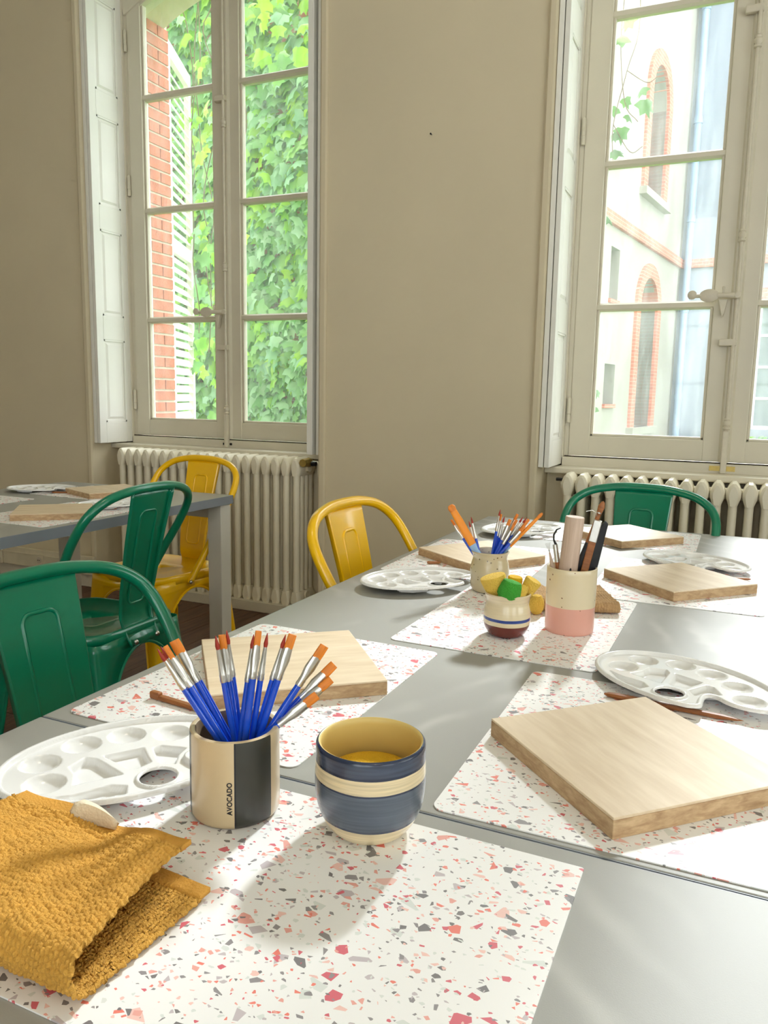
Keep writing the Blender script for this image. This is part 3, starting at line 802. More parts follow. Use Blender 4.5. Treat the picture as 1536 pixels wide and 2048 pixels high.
placemat(-2.35, -1.93, 2.035, 2.34, 'terrazzo placemat on the left table under its farther board', -1)
placemat(-2.535, -2.215, 1.53, 1.950, 'empty terrazzo placemat on the far side of the left table')

# ------------------------------------------------------------------ wooden boards
MT = TZ + .0014
def board(cx, cy, sx, sy, deg, th, label):
    t = thing('wooden_board', label, 'board', (cx, cy, MT), math.radians(deg), 'wooden modelling boards')
    MB().box(-sx / 2, sx / 2, -sy / 2, sy / 2, 0, th - .0025).obj('core', MBOARDE, t, bevel=.0008)
    MB().box(-sx / 2, sx / 2, -sy / 2, sy / 2, th - .0025, th).obj('face_veneer', MBOARD, t, bevel=.0008)
board(-.0775, .81, .222, .212, -45, .0205, 'large pale wooden board in the right foreground')
board(-.541, .884, .222, .22, 40, .0195, 'pale wooden board behind the AVOCADO cup of brushes')
board(-.536, 1.74, .212, .212, -35, .0195, 'pale wooden board behind the speckled brush pot')
board(-.095, 1.695, .212, .212, -44, .0195, 'pale wooden board beyond the beige towel at the right')
board(-.266, 2.197, .212, .212, 49, .0195, 'pale wooden board at the table end before the green chair')
board(-1.885, 1.722, .215, .205, 42, .0195, 'nearer pale wooden board on the left table')
board(-2.113, 2.186, .212, .23, -22, .0195, 'farther pale wooden board on the left table by the radiator')

# ------------------------------------------------------------------ paint palettes
def palette_mesh():
    pts = []
    a0, a1 = -10, 296
    for k in range(61):
        a = math.radians(a0 + (a1 - a0) * k / 60); pts.append((.127 * math.cos(a), -.002 + .089 * math.sin(a)))
    pts += [(.066, -.070), (.058, -.054), (.051, -.038), (.052, -.029), (.062, -.028), (.078, -.035), (.098, -.034), (.114, -.027)]
    P = np.array(pts)
    for _ in range(3):
        Q = np.empty((len(P) * 2, 2)); nx_ = np.roll(P, -1, 0); Q[0::2] = .75 * P + .25 * nx_; Q[1::2] = .25 * P + .75 * nx_; P = Q
    A, B_ = P, np.roll(P, -1, 0)
    def sdf_poly(X, Pa, Pb):
        d = np.full(len(X), 1e9); ins = np.zeros(len(X), bool)
        for a, b in zip(Pa, Pb):
            e = b - a; w = X - a; t = np.clip((w @ e) / (e @ e + 1e-12), 0, 1); d = np.minimum(d, np.hypot(*(w - t[:, None] * e).T))
            c = ((a[1] > X[:, 1]) != (b[1] > X[:, 1])) & (X[:, 0] < (b[0] - a[0]) * (X[:, 1] - a[1]) / (b[1] - a[1] + 1e-12) + a[0]); ins ^= c
        return np.where(ins, d, -d)
    h = .0014
    xs = np.arange(-.132, .1325, h); ys = np.arange(-.096, .0925, h)
    GX, GY = np.meshgrid(xs, ys, indexing='ij'); X = np.stack([GX.ravel(), GY.ravel()], 1)
    HC = np.array((.0135, -.057)); HR = .0175
    def field(X):
        return np.minimum(sdf_poly(X, A, B_), np.hypot(*(X - HC).T) - HR)
    f = field(X); ni, nj = GX.shape; F_ = f.reshape(ni, nj)
    cell = (F_[:-1, :-1] > 0) | (F_[1:, :-1] > 0) | (F_[1:, 1:] > 0) | (F_[:-1, 1:] > 0)
    use = np.zeros((ni, nj), bool)
    use[:-1, :-1] |= cell; use[1:, :-1] |= cell; use[1:, 1:] |= cell; use[:-1, 1:] |= cell
    idx = np.where(use.ravel())[0]; Xu = X[idx].copy(); fu = f[idx]
    out = fu < 0
    for _ in range(4):          # pull the outside rim of cells on to the outline
        q = Xu[out]; e = 2e-4; f0 = field(q)
        gx = (field(q + [e, 0]) - f0) / e; gy = (field(q + [0, e]) - f0) / e; g2 = gx * gx + gy * gy + 1e-6
        Xu[out] = q - np.stack([gx, gy], 1) * (f0 / g2)[:, None]
    def sm(t): t = np.clip(t, 0, 1); return t * t * (3 - 2 * t)
    d = sdf_poly(Xu, A, B_); dh = np.hypot(*(Xu - HC).T) - HR
    z = np.full(len(Xu), .0110)
    z += .0050 * (1 - sm((d - .0055) / .0022))                  # raised rim
    z -= .0030 * (1 - sm(d / .0018))                            # lip turned down
    z += .0026 * (1 - sm((dh - .0026) / .0018)); z -= .0016 * (1 - sm(dh / .0014))
    for wx, wy in ((-.083, -.018), (-.081, .027), (-.038, .052), (.008, .053), (.052, .037), (.087, .003)):
        r = np.hypot(Xu[:, 0] - wx, Xu[:, 1] - wy) / .0195
        z -= np.where(r < 1, .0085 * np.clip(1 - r * r, 0, 1) ** .62, 0)
    comps = [[(-.086, -.047), (-.066, -.052), (-.030, -.049), (-.016, -.058), (-.02, -.073), (-.052, -.069)],
             [(-.060, -.034), (-.055, -.012), (-.058, .006), (-.040, .020), (-.030, .012), (-.014, -.034)],
             [(-.024, .016), (.017, .016), (.016, -.021), (.002, -.027), (-.006, -.026)],
             [(.022, -.026), (.025, .010), (.034, .012), (.056, -.006), (.044, -.018), (.036, -.036)]]
    for c in comps:
        c = np.array(c, float); sd = sdf_poly(Xu, c, np.roll(c, -1, 0)); z -= .0075 * sm((sd + .0004) / .0032)
    m = {int(i): k for k, i in enumerate(idx)}
    I, J = np.where(cell); fs = []
    for i, j in zip(I.tolist(), J.tolist()):
        a = i * nj + j; fs.append((m[a], m[a + nj], m[a + nj + 1], m[a + 1]))
    nt_ = len(Xu); top = np.column_stack([Xu, z]); bot = top - [0, 0, .0013]
    ed = {}
    for q in fs:
        for k in range(4):
            e_ = (q[k], q[(k + 1) % 4]); ed[e_] = 1
    side = [(a_, b2, b2 + nt_, a_ + nt_) for (a_, b2) in ed if (b2, a_) not in ed]
    allf = fs + [tuple(i + nt_ for i in q[::-1]) for q in fs] + [(q[1], q[0], q[3], q[2]) for q in side]
    me = bpy.data.meshes.new('palette'); me.from_pydata(np.vstack([top, bot]).tolist(), [], allf); me.materials.append(MPLASTIC)
    me.validate(); me.shade_smooth(); me.set_sharp_from_angle(angle=math.radians(75)); me.update(); return me
PAL = palette_mesh()
def palette(cx, cy, deg, label, z=MT):
    t = inst('paint_palette', PAL, None, (cx, cy, z), (0, 0, math.radians(deg)))
    return tag(t, label, 'palette', 'white plastic paint palettes')
palette(-.538, .575, 54.9, 'white oval plastic palette in the left foreground behind the mustard towel')
palette(-.042, 1.070, -28, 'white oval plastic palette behind the large board at right')
palette(-.5735, 1.442, 52.7, 'white oval plastic palette at the table edge beside the yellow chair')
palette(-.072, 1.915, -30, 'white oval plastic palette behind the board beyond the beige towel')
palette(-.545, 2.15, 52, 'white oval plastic palette at the far left corner of the main table')
palette(-2.37, 2.12, 30, 'white oval plastic palette at the far corner of the left table')
palette(-1.855, 1.955, 60, 'white oval plastic palette between the two boards on the left table')

# ------------------------------------------------------------------ pots and cups
def pot(name, label, prof, mats, loc, group='ceramic pots', seg=72, matfn=None):
    """prof runs outside foot -> rim -> inside floor"""
    m = MB().lathe(prof, seg)
    if matfn:
        for i, f in enumerate(m.f):
            c = np.mean([m.v[j] for j in f], axis=0); m.mi[i] = matfn(c)
    o = m.obj(name, mats, None, smooth=50, loc=loc)
    return tag(o, label, 'pot', group)
def wallprof(outer, th, floor_z):
    o = catmull([(r, 0, z) for r, z in outer], 5); o = [(p.x, p.z) for p in o]
    rt_, zt = o[-1]
    rim = [(rt_ - th * .2, zt + th * .35), (rt_ - th * .5, zt + th * .5), (rt_ - th * .8, zt + th * .35)]
    inner = [(r - th, z) for r, z in o[::-1] if z > floor_z]
    return o + rim + inner + [(inner[-1][0] * .9, floor_z), (.002, floor_z)]
NAVY, GREYBLUE, CREAM = S(40, 50, 74), S(84, 94, 108), S(222, 204, 166)
MBP = band_mat('striped_blue_pot', [(0, CREAM), (.0185, S(62, 72, 92)), (.0205, GREYBLUE), (.0525, NAVY), (.0545, CREAM), (.0670, NAVY), (.0690, S(66, 76, 96)), (.0800, NAVY)], streak=.18)
MBPI = mat('cream_yellow_glaze', S(216, 190, 118), .4, var=.05, vscale=30)
pot('striped_bowl', 'round cream pot with dark blue bands holding a yellow sponge',
    wallprof([(.028, 0), (.034, .004), (.041, .014), (.0465, .028), (.0485, .045), (.0482, .062), (.0478, .081)], .0045, .006), [MBP, MBPI], (-.272, .582, MT),
    matfn=lambda c: 1 if (math.hypot(c[0], c[1]) < .0452 and c[2] > .0055 and (c[2] > .045 or math.hypot(c[0], c[1]) < np.interp(c[2], [0, .004, .014, .028, .045], [.024, .030, .0385, .0440, .046]))) else 0)
t = MB().lathe([(.026, 0), (.030, .003), (.0365, .018), (.0385, .034), (.0365, .040), (.030, .0425), (.012, .0435), (.002, .0437)], 40).obj('round_sponge', MSPY2, None, smooth=60, loc=(-.272, .582, MT + .014))
tag(t, 'bright yellow round sponge inside the blue banded pot', 'sponge', 'sponges')

# AVOCADO cup
AV = (-.397, .557)
MAVC = mat('oatmeal_glaze', S(208, 186, 148), .3, var=.06, vscale=40, coat=.3)
MAVB = mat('charcoal_glaze', S(56, 56, 50), .38, var=.12, vscale=30, coat=.2)
MAVL = mat('black_glaze_line', S(22, 24, 34), .35, var=.1, vscale=30)
MAVI = mat('grey_brown_inside', S(150, 128, 100), .5, var=.1, vscale=30)
face = math.atan2(-AV[1], -AV[0])      # towards the viewer's end of the table
def avmat(c):
    r = math.hypot(c[0], c[1])
    if r < .0385: return 3 if c[2] < .0797 else 0
    a = (math.atan2(c[1], c[0]) - face + PI) % (2 * PI) - PI
    a = math.degrees(a)
    if c[2] > .0795: return 0
    if -1.5 < a < 1.0: return 2
    if 1.0 <= a < 50 or 105 < a < 150 or -110 < a < -72: return 1
    return 0
avp = [(.036, 0), (.0385, .0015), (.0402, .005), (.0405, .02), (.0403, .06), (.0402, .078), (.0398, .0805), (.0375, .0815), (.0352, .0805), (.0345, .078), (.0345, .010), (.032, .007), (.002, .007)]
av = pot('avocado_cup', 'cylindrical oatmeal and black ceramic cup marked AVOCADO full of brushes', avp, [MAVC, MAVB, MAVL, MAVI], (AV[0], AV[1], MT), matfn=avmat, seg=180)
# the lettering, wrapped on the cup wall and reading upwards
tc_ = bpy.data.curves.new('lettering', 'FONT'); tc_.body = 'AVOCADO'; tc_.size = .0062; tc_.align_x = 'CENTER'; tc_.align_y = 'CENTER'; tc_.space_character = 1.08; tc_.offset = .0002
to = bpy.data.objects.new('lettering_curve', tc_); COL.objects.link(to)
bpy.context.view_layer.update()
me = bpy.data.meshes.new_from_object(to.evaluated_get(bpy.context.evaluated_depsgraph_get())); bpy.data.objects.remove(to)
me.name = 'lettering'
for v in me.vertices:
    tx, ty = v.co.x * .92, v.co.y
    a = face + math.radians(-7.0) - ty / .0408           # reading bottom to top
    v.co = (.0408 * math.cos(a), .0408 * math.sin(a), .0305 + tx)
me.materials.clear(); me.materials.append(MAVL)
inst('lettering', me, av)

MPK = band_mat('pink_dipped_cup', [(0, S(222, 164, 148)), (.0445, S(222, 207, 174))], speck=(S(120, 82, 60), .93))
pot('pink_dipped_cup', 'tall cream ceramic cup with speckled pink lower half holding tools',
    wallprof([(.036, 0), (.0392, .003), (.0398, .03), (.0402, .07), (.0405, .106)], .0035, .006), MPK, (-.234, 1.268, MT))
MST = band_mat('blue_line_pot', [(0, S(104, 42, 34)), (.0205, S(222, 206, 172)), (.0275, S(38, 66, 140)), (.0325, S(222, 206, 172))], streak=.05)
pot('blue_line_pot', 'small cream pot with blue line and brown-red base holding sponges',
    wallprof([(.024, 0), (.029, .004), (.0355, .015), (.0375, .027), (.0365, .042), (.0335, .055), (.0345, .062), (.0372, .069)], .0035, .005), MST, (-.32, 1.194, MT))
MSB = band_mat('speckled_stoneware', [(0, S(204, 190, 156)), (.19, S(204, 190, 156))], speck=(S(120, 104, 74), .82))
pot('speckled_pot', 'speckled stoneware pot with a wavy waist holding many brushes',
    wallprof([(.028, 0), (.033, .003), (.0375, .014), (.0365, .026), (.0385, .040), (.0365, .055), (.0335, .066), (.0345, .073), (.0375, .079)], .0035, .005), MSB, (-.43, 1.46, MT))

# ------------------------------------------------------------------ paint brushes
def frame_at(tip, base, roll=0.0):
    tip, base = Vector(tip), Vector(base); zx = (tip - base).normalized()
    tow = (Vector((0, 0, 1.0)) * .35 + Vector((-base.x, -base.y, 0)).normalized())
    yx = (tow - zx * tow.dot(zx)).normalized(); xx = yx.cross(zx)
    Mx = Matrix((xx, yx, zx)).transposed().to_4x4() @ Matrix.Rotation(roll, 4, 'Z'); Mx.translation = base
    return Mx, (tip - base).length
def brush(tip, base, kind, label, group, roll=0.0):
    Mx, L = frame_at(tip, base, roll)
    o = bpy.data.objects.new('paintbrush', None); link(o); o.matrix_world = Mx; tag(o, label, 'paintbrush', group)
    flat = kind[0] == 'f'; w = int(kind[1:]) / 2000.0 if flat else .0016
    bl = .0135 if flat else .013; fl = .031; hl = L - bl - fl; rr = .0034 if flat else .0029
    MB().lathe([(.0012, 0), (.0020, .004), (rr * .82, hl * .3), (rr, hl * .8), (rr * .92, hl + .001)], 14).obj('handle', MBLUE, o, smooth=50)
    f = MB(); rows = []
    for t_, sx, sy in ((0, rr * 1.05, rr * 1.05), (.08, rr * 1.12, rr * 1.12), (.12, rr * 1.02, rr * 1.02), (.2, rr * 1.1, rr * 1.1), (.24, rr, rr), (.6, (rr * .85 + w * .5) if flat else rr * .8, rr * .7), (1.0, w if flat else .0017, .0014 if flat else .0017)):
        rows.append([(sx * math.cos(2 * PI * k / 16), sy * math.sin(2 * PI * k / 16), hl + fl * t_) for k in range(16)])
    f.grid([[r_[k] for r_ in rows] for k in range(16)], closed_u=True); f.obj('ferrule', MFERR, o, smooth=45)
    b = MB(); z0 = hl + fl - .001
    if flat:
        rows = []
        for t_, sx, sy in ((0, .96, .0013), (.3, 1.0, .0017), (.8, .97, .0012), (1.0, .93, .0006)):
            rows.append([(w * sx * math.copysign(abs(math.cos(2 * PI * k / 16)) ** .5, math.cos(2 * PI * k / 16)), sy * math.sin(2 * PI * k / 16), z0 + bl * t_) for k in range(16)])
        b.grid([[r_[k] for r_ in rows] for k in range(16)], closed_u=True); b.add(rows[-1], [tuple(range(16))])
        b.obj('bristles', MBRIS, o, smooth=50)
    else:
        b.lathe([(.0016, z0), (.0021, z0 + bl * .3), (.0014, z0 + bl * .65), (.0003, z0 + bl * 1.05)], 12); b.obj('bristles', MRED, o, smooth=60)
GA = 'brushes in the AVOCADO cup'
ordn = ['first', 'second', 'third', 'fourth', 'fifth', 'sixth', 'seventh', 'eighth', 'ninth', 'tenth', 'eleventh', 'twelfth', 'thirteenth', 'fourteenth', 'fifteenth', 'sixteenth', 'seventeenth']
AVB = [
  ('r', [-0.4509, 0.5186, 0.8967], [-0.3822, 0.5676, 0.75], 'pointed blue brush, leftmost of all in the AVOCADO cup'),
  ('r', [-0.4566, 0.5292, 0.8951], [-0.3887, 0.5758, 0.75], 'pointed blue brush, second from left in the AVOCADO cup'),
  ('f5', [-0.4483, 0.5253, 0.8984], [-0.3802, 0.5701, 0.75], 'narrow flat blue brush, third from left in the AVOCADO cup'),
  ('f10', [-0.4472, 0.536, 0.9006], [-0.3843, 0.5753, 0.75], 'widest flat orange blue-handled brush, in the left bunch of the AVOCADO cup'),
  ('r', [-0.4502, 0.5436, 0.8982], [-0.3873, 0.5813, 0.75], 'pointed red-tipped brush right of the widest flat brush in the AVOCADO cup'),
  ('r', [-0.41, 0.5477, 0.9066], [-0.3901, 0.5619, 0.75], 'pointed red brush, left one of the second trio in the AVOCADO cup'),
  ('f7', [-0.4092, 0.5556, 0.9061], [-0.3922, 0.566, 0.75], 'flat orange brush in the middle of the second trio in the AVOCADO cup'),
  ('r', [-0.4092, 0.563, 0.9074], [-0.3929, 0.571, 0.75], 'pointed red brush, right one of the second trio in the AVOCADO cup'),
  ('r', [-0.3827, 0.5672, 0.9065], [-0.3958, 0.5503, 0.75], 'pointed red brush, left one of the upright middle trio in the AVOCADO cup'),
  ('f6', [-0.3769, 0.5664, 0.9115], [-0.3903, 0.5493, 0.75], 'tallest flat orange brush in the middle trio of the AVOCADO cup'),
  ('r', [-0.375, 0.5776, 0.9059], [-0.3906, 0.559, 0.75], 'pointed red brush, right one of the upright middle trio in the AVOCADO cup'),
  ('r', [-0.3616, 0.5871, 0.9038], [-0.3979, 0.5631, 0.75], 'thin pointed brush of the right-leaning pair in the AVOCADO cup'),
  ('f8', [-0.3542, 0.5875, 0.9056], [-0.3946, 0.5587, 0.75], 'flat orange brush of the right-leaning pair in the AVOCADO cup'),
  ('f9', [-0.3304, 0.6045, 0.8937], [-0.4059, 0.5507, 0.75], 'single flat brush leaning right, highest of the right group in the AVOCADO cup'),
  ('f9', [-0.3286, 0.6205, 0.871], [-0.4234, 0.5487, 0.754], 'flat brush leaning right, second highest of the right group in the AVOCADO cup'),
  ('f8', [-0.3269, 0.6119, 0.8595], [-0.423, 0.5423, 0.760], 'flat brush second lowest on the right side of the AVOCADO cup'),
  ('f9', [-0.3316, 0.5938, 0.8496], [-0.4185, 0.5365, 0.770], 'lowest flat brush lying over the right rim of the AVOCADO cup')]
for kd, tp, bs, lb in AVB: brush(tp, bs, kd, lb, GA, random.uniform(-.25, .25))
SPB = [
  ('f5', [-0.5083, 1.4432, 0.8801], [-0.4197, 1.4633, 0.752], 'flat blue brush leaning left under the orange paddle brush in the speckled pot'),
  ('r', [-0.4737, 1.4513, 0.8792], [-0.4369, 1.4582, 0.752], 'short thin pointed blue brush left of centre in the speckled pot'),
  ('r', [-0.468, 1.4467, 0.8881], [-0.4331, 1.4532, 0.752], 'pointed blue brush just right of the orange paddle brush in the speckled pot'),
  ('r', [-0.4141, 1.4626, 0.905], [-0.4342, 1.4584, 0.752], 'tallest pointed blue brush in the middle of the speckled pot'),
  ('f4', [-0.414, 1.471, 0.8952], [-0.4341, 1.465, 0.752], 'narrow flat brush behind the tallest brush in the speckled pot'),
  ('r', [-0.4094, 1.4786, 0.8899], [-0.4362, 1.4688, 0.752], 'thin pointed brush right of the tallest brush in the speckled pot'),
  ('f7', [-0.3941, 1.4664, 0.8871], [-0.4408, 1.4507, 0.752], 'flat brush, first of the right-leaning bunch in the speckled pot'),
  ('f6', [-0.3849, 1.4858, 0.8956], [-0.4451, 1.4662, 0.752], 'highest flat brush of the right-leaning bunch in the speckled pot'),
  ('f6', [-0.3841, 1.4777, 0.8856], [-0.4443, 1.46, 0.752], 'flat brush below the highest one of the right-leaning bunch in the speckled pot'),
  ('f5', [-0.386, 1.4667, 0.8767], [-0.4461, 1.4447, 0.752], 'small flat brush at the front of the right-leaning bunch in the speckled pot'),
  ('r', [-0.376, 1.4926, 0.8894], [-0.4489, 1.4673, 0.752], 'thin pointed brush at the back of the right-leaning bunch in the speckled pot'),
  ('r', [-0.3673, 1.4889, 0.8894], [-0.4514, 1.4603, 0.752], 'pointed brush next to the long orange brush in the speckled pot'),
  ('f6', [-0.3621, 1.4862, 0.8871], [-0.4537, 1.4573, 0.753], 'flat brush just left of the long orange brush in the speckled pot'),
  ('f6', [-0.364, 1.4773, 0.8822], [-0.4525, 1.4492, 0.756], 'flat brush second lowest of the right-leaning bunch in the speckled pot'),
  ('f7', [-0.3658, 1.4685, 0.8757], [-0.4486, 1.4421, 0.765], 'flat brush lowest of the right-leaning bunch in the speckled pot')]
for kd, tp, bs, lb in SPB: brush(tp, bs, kd, lb, 'brushes in the speckled pot', random.uniform(-.3, .3))
def orange_brush(tip, base, wide, label):
    Mx, L = frame_at(tip, base, .15)
    o = bpy.data.objects.new('orange_paintbrush', None); link(o); o.matrix_world = Mx; tag(o, label, 'paintbrush', 'brushes in the speckled pot')
    w = .0085 if wide else .0036
    MB().lathe([(.004, 0), (.0045, .01), (w * .8, L * .45), (w, L * .52)], 20, 0, 0, 1, .45).obj('sleeve', MSLEEVE, o, smooth=50)
    MB().lathe([(w * .95, L * .52), (w * .95, L * .8), (w * .8, L * .93)], 20, 0, 0, 1, .5).obj('handle', MORANGE, o, smooth=50)
    MB().lathe([(w * .8, L * .93), (w * .95, L * .97), (w * .6, L), (.0004, L + .001)], 20, 0, 0, 1, .45).obj('bristles', MBRIS, o, smooth=50)
orange_brush([-0.5064, 1.4313, 0.9095], [-0.4137, 1.4585, 0.752], True, 'wide orange paddle brush with pale blue sleeve leaning left in the speckled pot')
orange_brush([-0.3374, 1.4873, 0.8997], [-0.4549, 1.4527, 0.760], False, 'long slim orange brush leaning far right in the speckled pot')

# ------------------------------------------------------------------ tools in the pink cup
def tool(name, tip, base, label, roll=0.0):
    Mx, L = frame_at(tip, base, roll)
    o = bpy.data.objects.new(name, None); link(o); o.matrix_world = Mx; tag(o, label, 'tool', 'tools in the pink cup'); return o, L
o, L = tool('rolling_pin', [-0.2329, 1.2641, 0.9315], [-0.2467, 1.2616, 0.752], 'thick raw wooden rolling pin standing in the pink cup')
MB().lathe([(.0145, 0), (.0152, .001), (.0152, L - .0012), (.0145, L)], 32).obj('roller', MPIN, o, smooth=40)
MB().add(*disc_xz(-.004, .0151, L * .52, .0018, .005, .001, 8)).obj('ink_mark', MDARK, o)
o, L = tool('wooden_knife', [-0.1934, 1.2877, 0.9572], [-0.2524, 1.2768, 0.752], 'tallest slim brown wooden knife with dark tip in the pink cup')
MB().lathe([(.003, 0), (.0045, .02), (.005, L * .6), (.0035, L * .86), (.0045, L * .92), (.0055, L * .955), (.003, L * .99), (.0003, L)], 16, 0, 0, 1, .55).obj('blade', MSTICK, o, smooth=50)
MB().lathe([(.0052, 0), (.0062, .03), (.0058, L * .55), (.0046, L * .66)], 16, 0, 0, 1, .6).obj('grip', MBLACKTOOL, o, smooth=50)
MB().tube([(0, 0, L * .86), (.004, .004, L * .9), (.012, .004, L * .91), (.02, .004, L * .885)], .0005, 5).obj('wire', MFERR, o)
MB().lathe([(.0042, L * .9), (.0042, L * .91)], 14, 0, 0, 1, .6).obj('ring', MFERR, o)
o, L = tool('wooden_handled_tool', [-0.1969, 1.2688, 0.928], [-0.232, 1.26, 0.752], 'wooden handled tool with square steel end in the pink cup')
MB().box(-.0058, .0058, -.004, .004, 0, L * .82).obj('handle', MSTICK, o, bevel=.0015)
MB().box(-.0064, .0064, -.0046, .0046, L * .80, L).obj('steel_end', MFERR, o, bevel=.001)
o, L = tool('black_craft_knife', [-0.1890, 1.2841, 0.9262], [-0.2261, 1.2795, 0.752], 'black craft knife with angled end and slider in the pink cup', 0.2)
MB().prism([(-.009, 0), (.006, 0), (.0075, L * .35), (.0045, L * .6), (.0085, L * .83), (.0105, L * .88), (-.001, L), (-.0065, L * .98), (-.009, L * .6)], 'y', -.004, .004).obj('body', MBLACKTOOL, o, bevel=.0015)
MB().add(*disc_xz(.0075, 0, L * .70, .005, .007, .007, 14)).obj('slider', MDARK, o, smooth=40)
MB().add(*disc_xz(.001, .0045, L * .18, .003, .003, .002, 10)).obj('screw', MFERR, o, smooth=40)
o, L = tool('hooked_scraper', [-0.2636, 1.2666, 0.8826], [-0.2385, 1.2637, 0.752], 'small hooked steel scraper with wooden handle at the left of the pink cup')
MB().lathe([(.003, 0), (.004, .03), (.0042, L * .8)], 12).obj('handle', MSTICK, o, smooth=50)
MB().tube([(-.001, 0, L * .78), (-.0012, 0, L), (.001, 0, L + .008), (0, 0, L + .016), (-.006, 0, L + .024), (-.013, 0, L + .026)], [.0022, .0022, .0014, .0016, .0014, .0008], 8).obj('hook', MDARK, o, smooth=60)
MB().lathe([(.0043, L * .78), (.004, L)], 12).obj('ferrule', MFERR, o, smooth=50)
o, L = tool('needle_tool', [-0.2701, 1.2573, 0.8705], [-0.2440, 1.2720, 0.754], 'needle bundle tool lowest at the left rim of the pink cup')
MB().lathe([(.003, 0), (.0042, .03), (.0036, L * .8), (.0012, L)], 12).obj('handle', MPIN, o, smooth=50)
nd = MB()
for k in range(6): nd.tube([(0, 0, L - .002), ((k - 2.5) * .0016, .001 * (k % 3 - 1), L + .016)], .00022, 4)
nd.obj('needles', MFERR, o)

# ------------------------------------------------------------------ sponges in the small pot
def blob(name, m, prof, loc, rot, label, sx=1.0, sy=1.0, seg=28):
    o = MB().lathe(prof, seg, 0, 0, sx, sy).obj(name, m, None, smooth=35, loc=loc); o.rotation_euler = rot
    return tag(o, label, 'sponge', 'sponges')
PZ = MT
blob('foam_sponge', MSPY, [(.011, 0), (.0125, .002), (.0185, .036), (.018, .040), (.016, .0405)], (-.332, 1.186, PZ + .059), (.10, -.30, .3), 'large squared yellow foam sponge at the left of the small striped pot', 1.12, .85, 16)
blob('foam_sponge', MSPG, [(.006, 0), (.014, .003), (.0185, .010), (.0185, .017), (.0165, .028), (.0140, .0335), (.006, .035)], (-.3165, 1.174, PZ + .060), (-.1, .25, 0), 'green foam sponge bulging over the small striped pot')
blob('foam_sponge', MSPY, [(.007, 0), (.0085, .002), (.0095, .026), (.0085, .028)], (-.300, 1.180, PZ + .060), (-.35, .25, 0), 'small round yellow sponge at the front right of the small striped pot')
blob('foam_sponge', MSPY, [(.008, 0), (.009, .002), (.0125, .030), (.0115, .032)], (-.297, 1.206, PZ + .064), (.1, .5, .2), 'yellow sponge wedge at the back right of the small striped pot', 1.1, .8)
blob('foam_sponge', MSPY2, [(.009, 0), (.011, .002), (.011, .028), (.010, .030)], (-.315, 1.210, PZ + .064), (.1, .1, 0), 'yellow sponge at the back centre of the small striped pot', 1.1, .8, 12)
blob('sponge_ball', MSPY, [(.004, 0), (.010, .002), (.015, .009), (.0165, .018), (.015, .027), (.010, .034), (.003, .036)], (-.305, 1.335, PZ), (0, 0, 0), 'loose yellow sponge ball on the mat behind the small striped pot', .8, .8)

# ------------------------------------------------------------------ wooden modelling sticks
def stick(p0, p1, w, label, hook=False):
    a, b = Vector(p0), Vector(p1); L = (b - a).length; ang = math.atan2(b.y - a.y, b.x - a.x)
    t = thing('modelling_stick', label, 'modelling tool', (a.x, a.y, TZ + .0016), ang, 'wooden modelling sticks')
    m = MB(); rows = []
    for u, s in ((0, .25), (.03, .75), (.10, 1), (.5, .85), (.85, .8), (.95, .45), (1.0, .05)):
        rows.append([(L * u, w * s * c, .0032 + .0032 * s * d) for c, d in ((-1, 0), (-.7, .9), (0, 1), (.7, .9), (1, 0), (.7, -.9), (0, -1), (-.7, -.9))])
    m.grid([[r_[k] for r_ in rows] for k in range(8)], closed_u=True); m.obj('shaft', MSTICK, t, smooth=50)
    if hook:
        MB().box(-.004, .012, -w * .9, w * .9, .0, .0095).obj('spatula_end', MSTICK, t, bevel=.002)
stick((-.134, .995), (.030, .982), .0052, 'dark wooden modelling stick between the large board and the palette')
stick((-.640, .728), (-.470, .708), .0048, 'brown wooden modelling stick lying between the left palette and its board', True)
stick((-1.892, 1.885), (-1.80, 1.900), .005, 'wooden stick by the nearer board on the left table')
stick((-2.292, 2.09), (-2.215, 2.128), .005, 'wooden stick beside the farther board on the left table')
stick((.002, 1.80), (.045, 1.815), .004, 'short wooden stick tip behind the board beyond the beige towel')
stick((-.628, 1.63), (-.60, 1.645), .004, 'tiny wooden stick tip behind the palette beside the yellow chair')

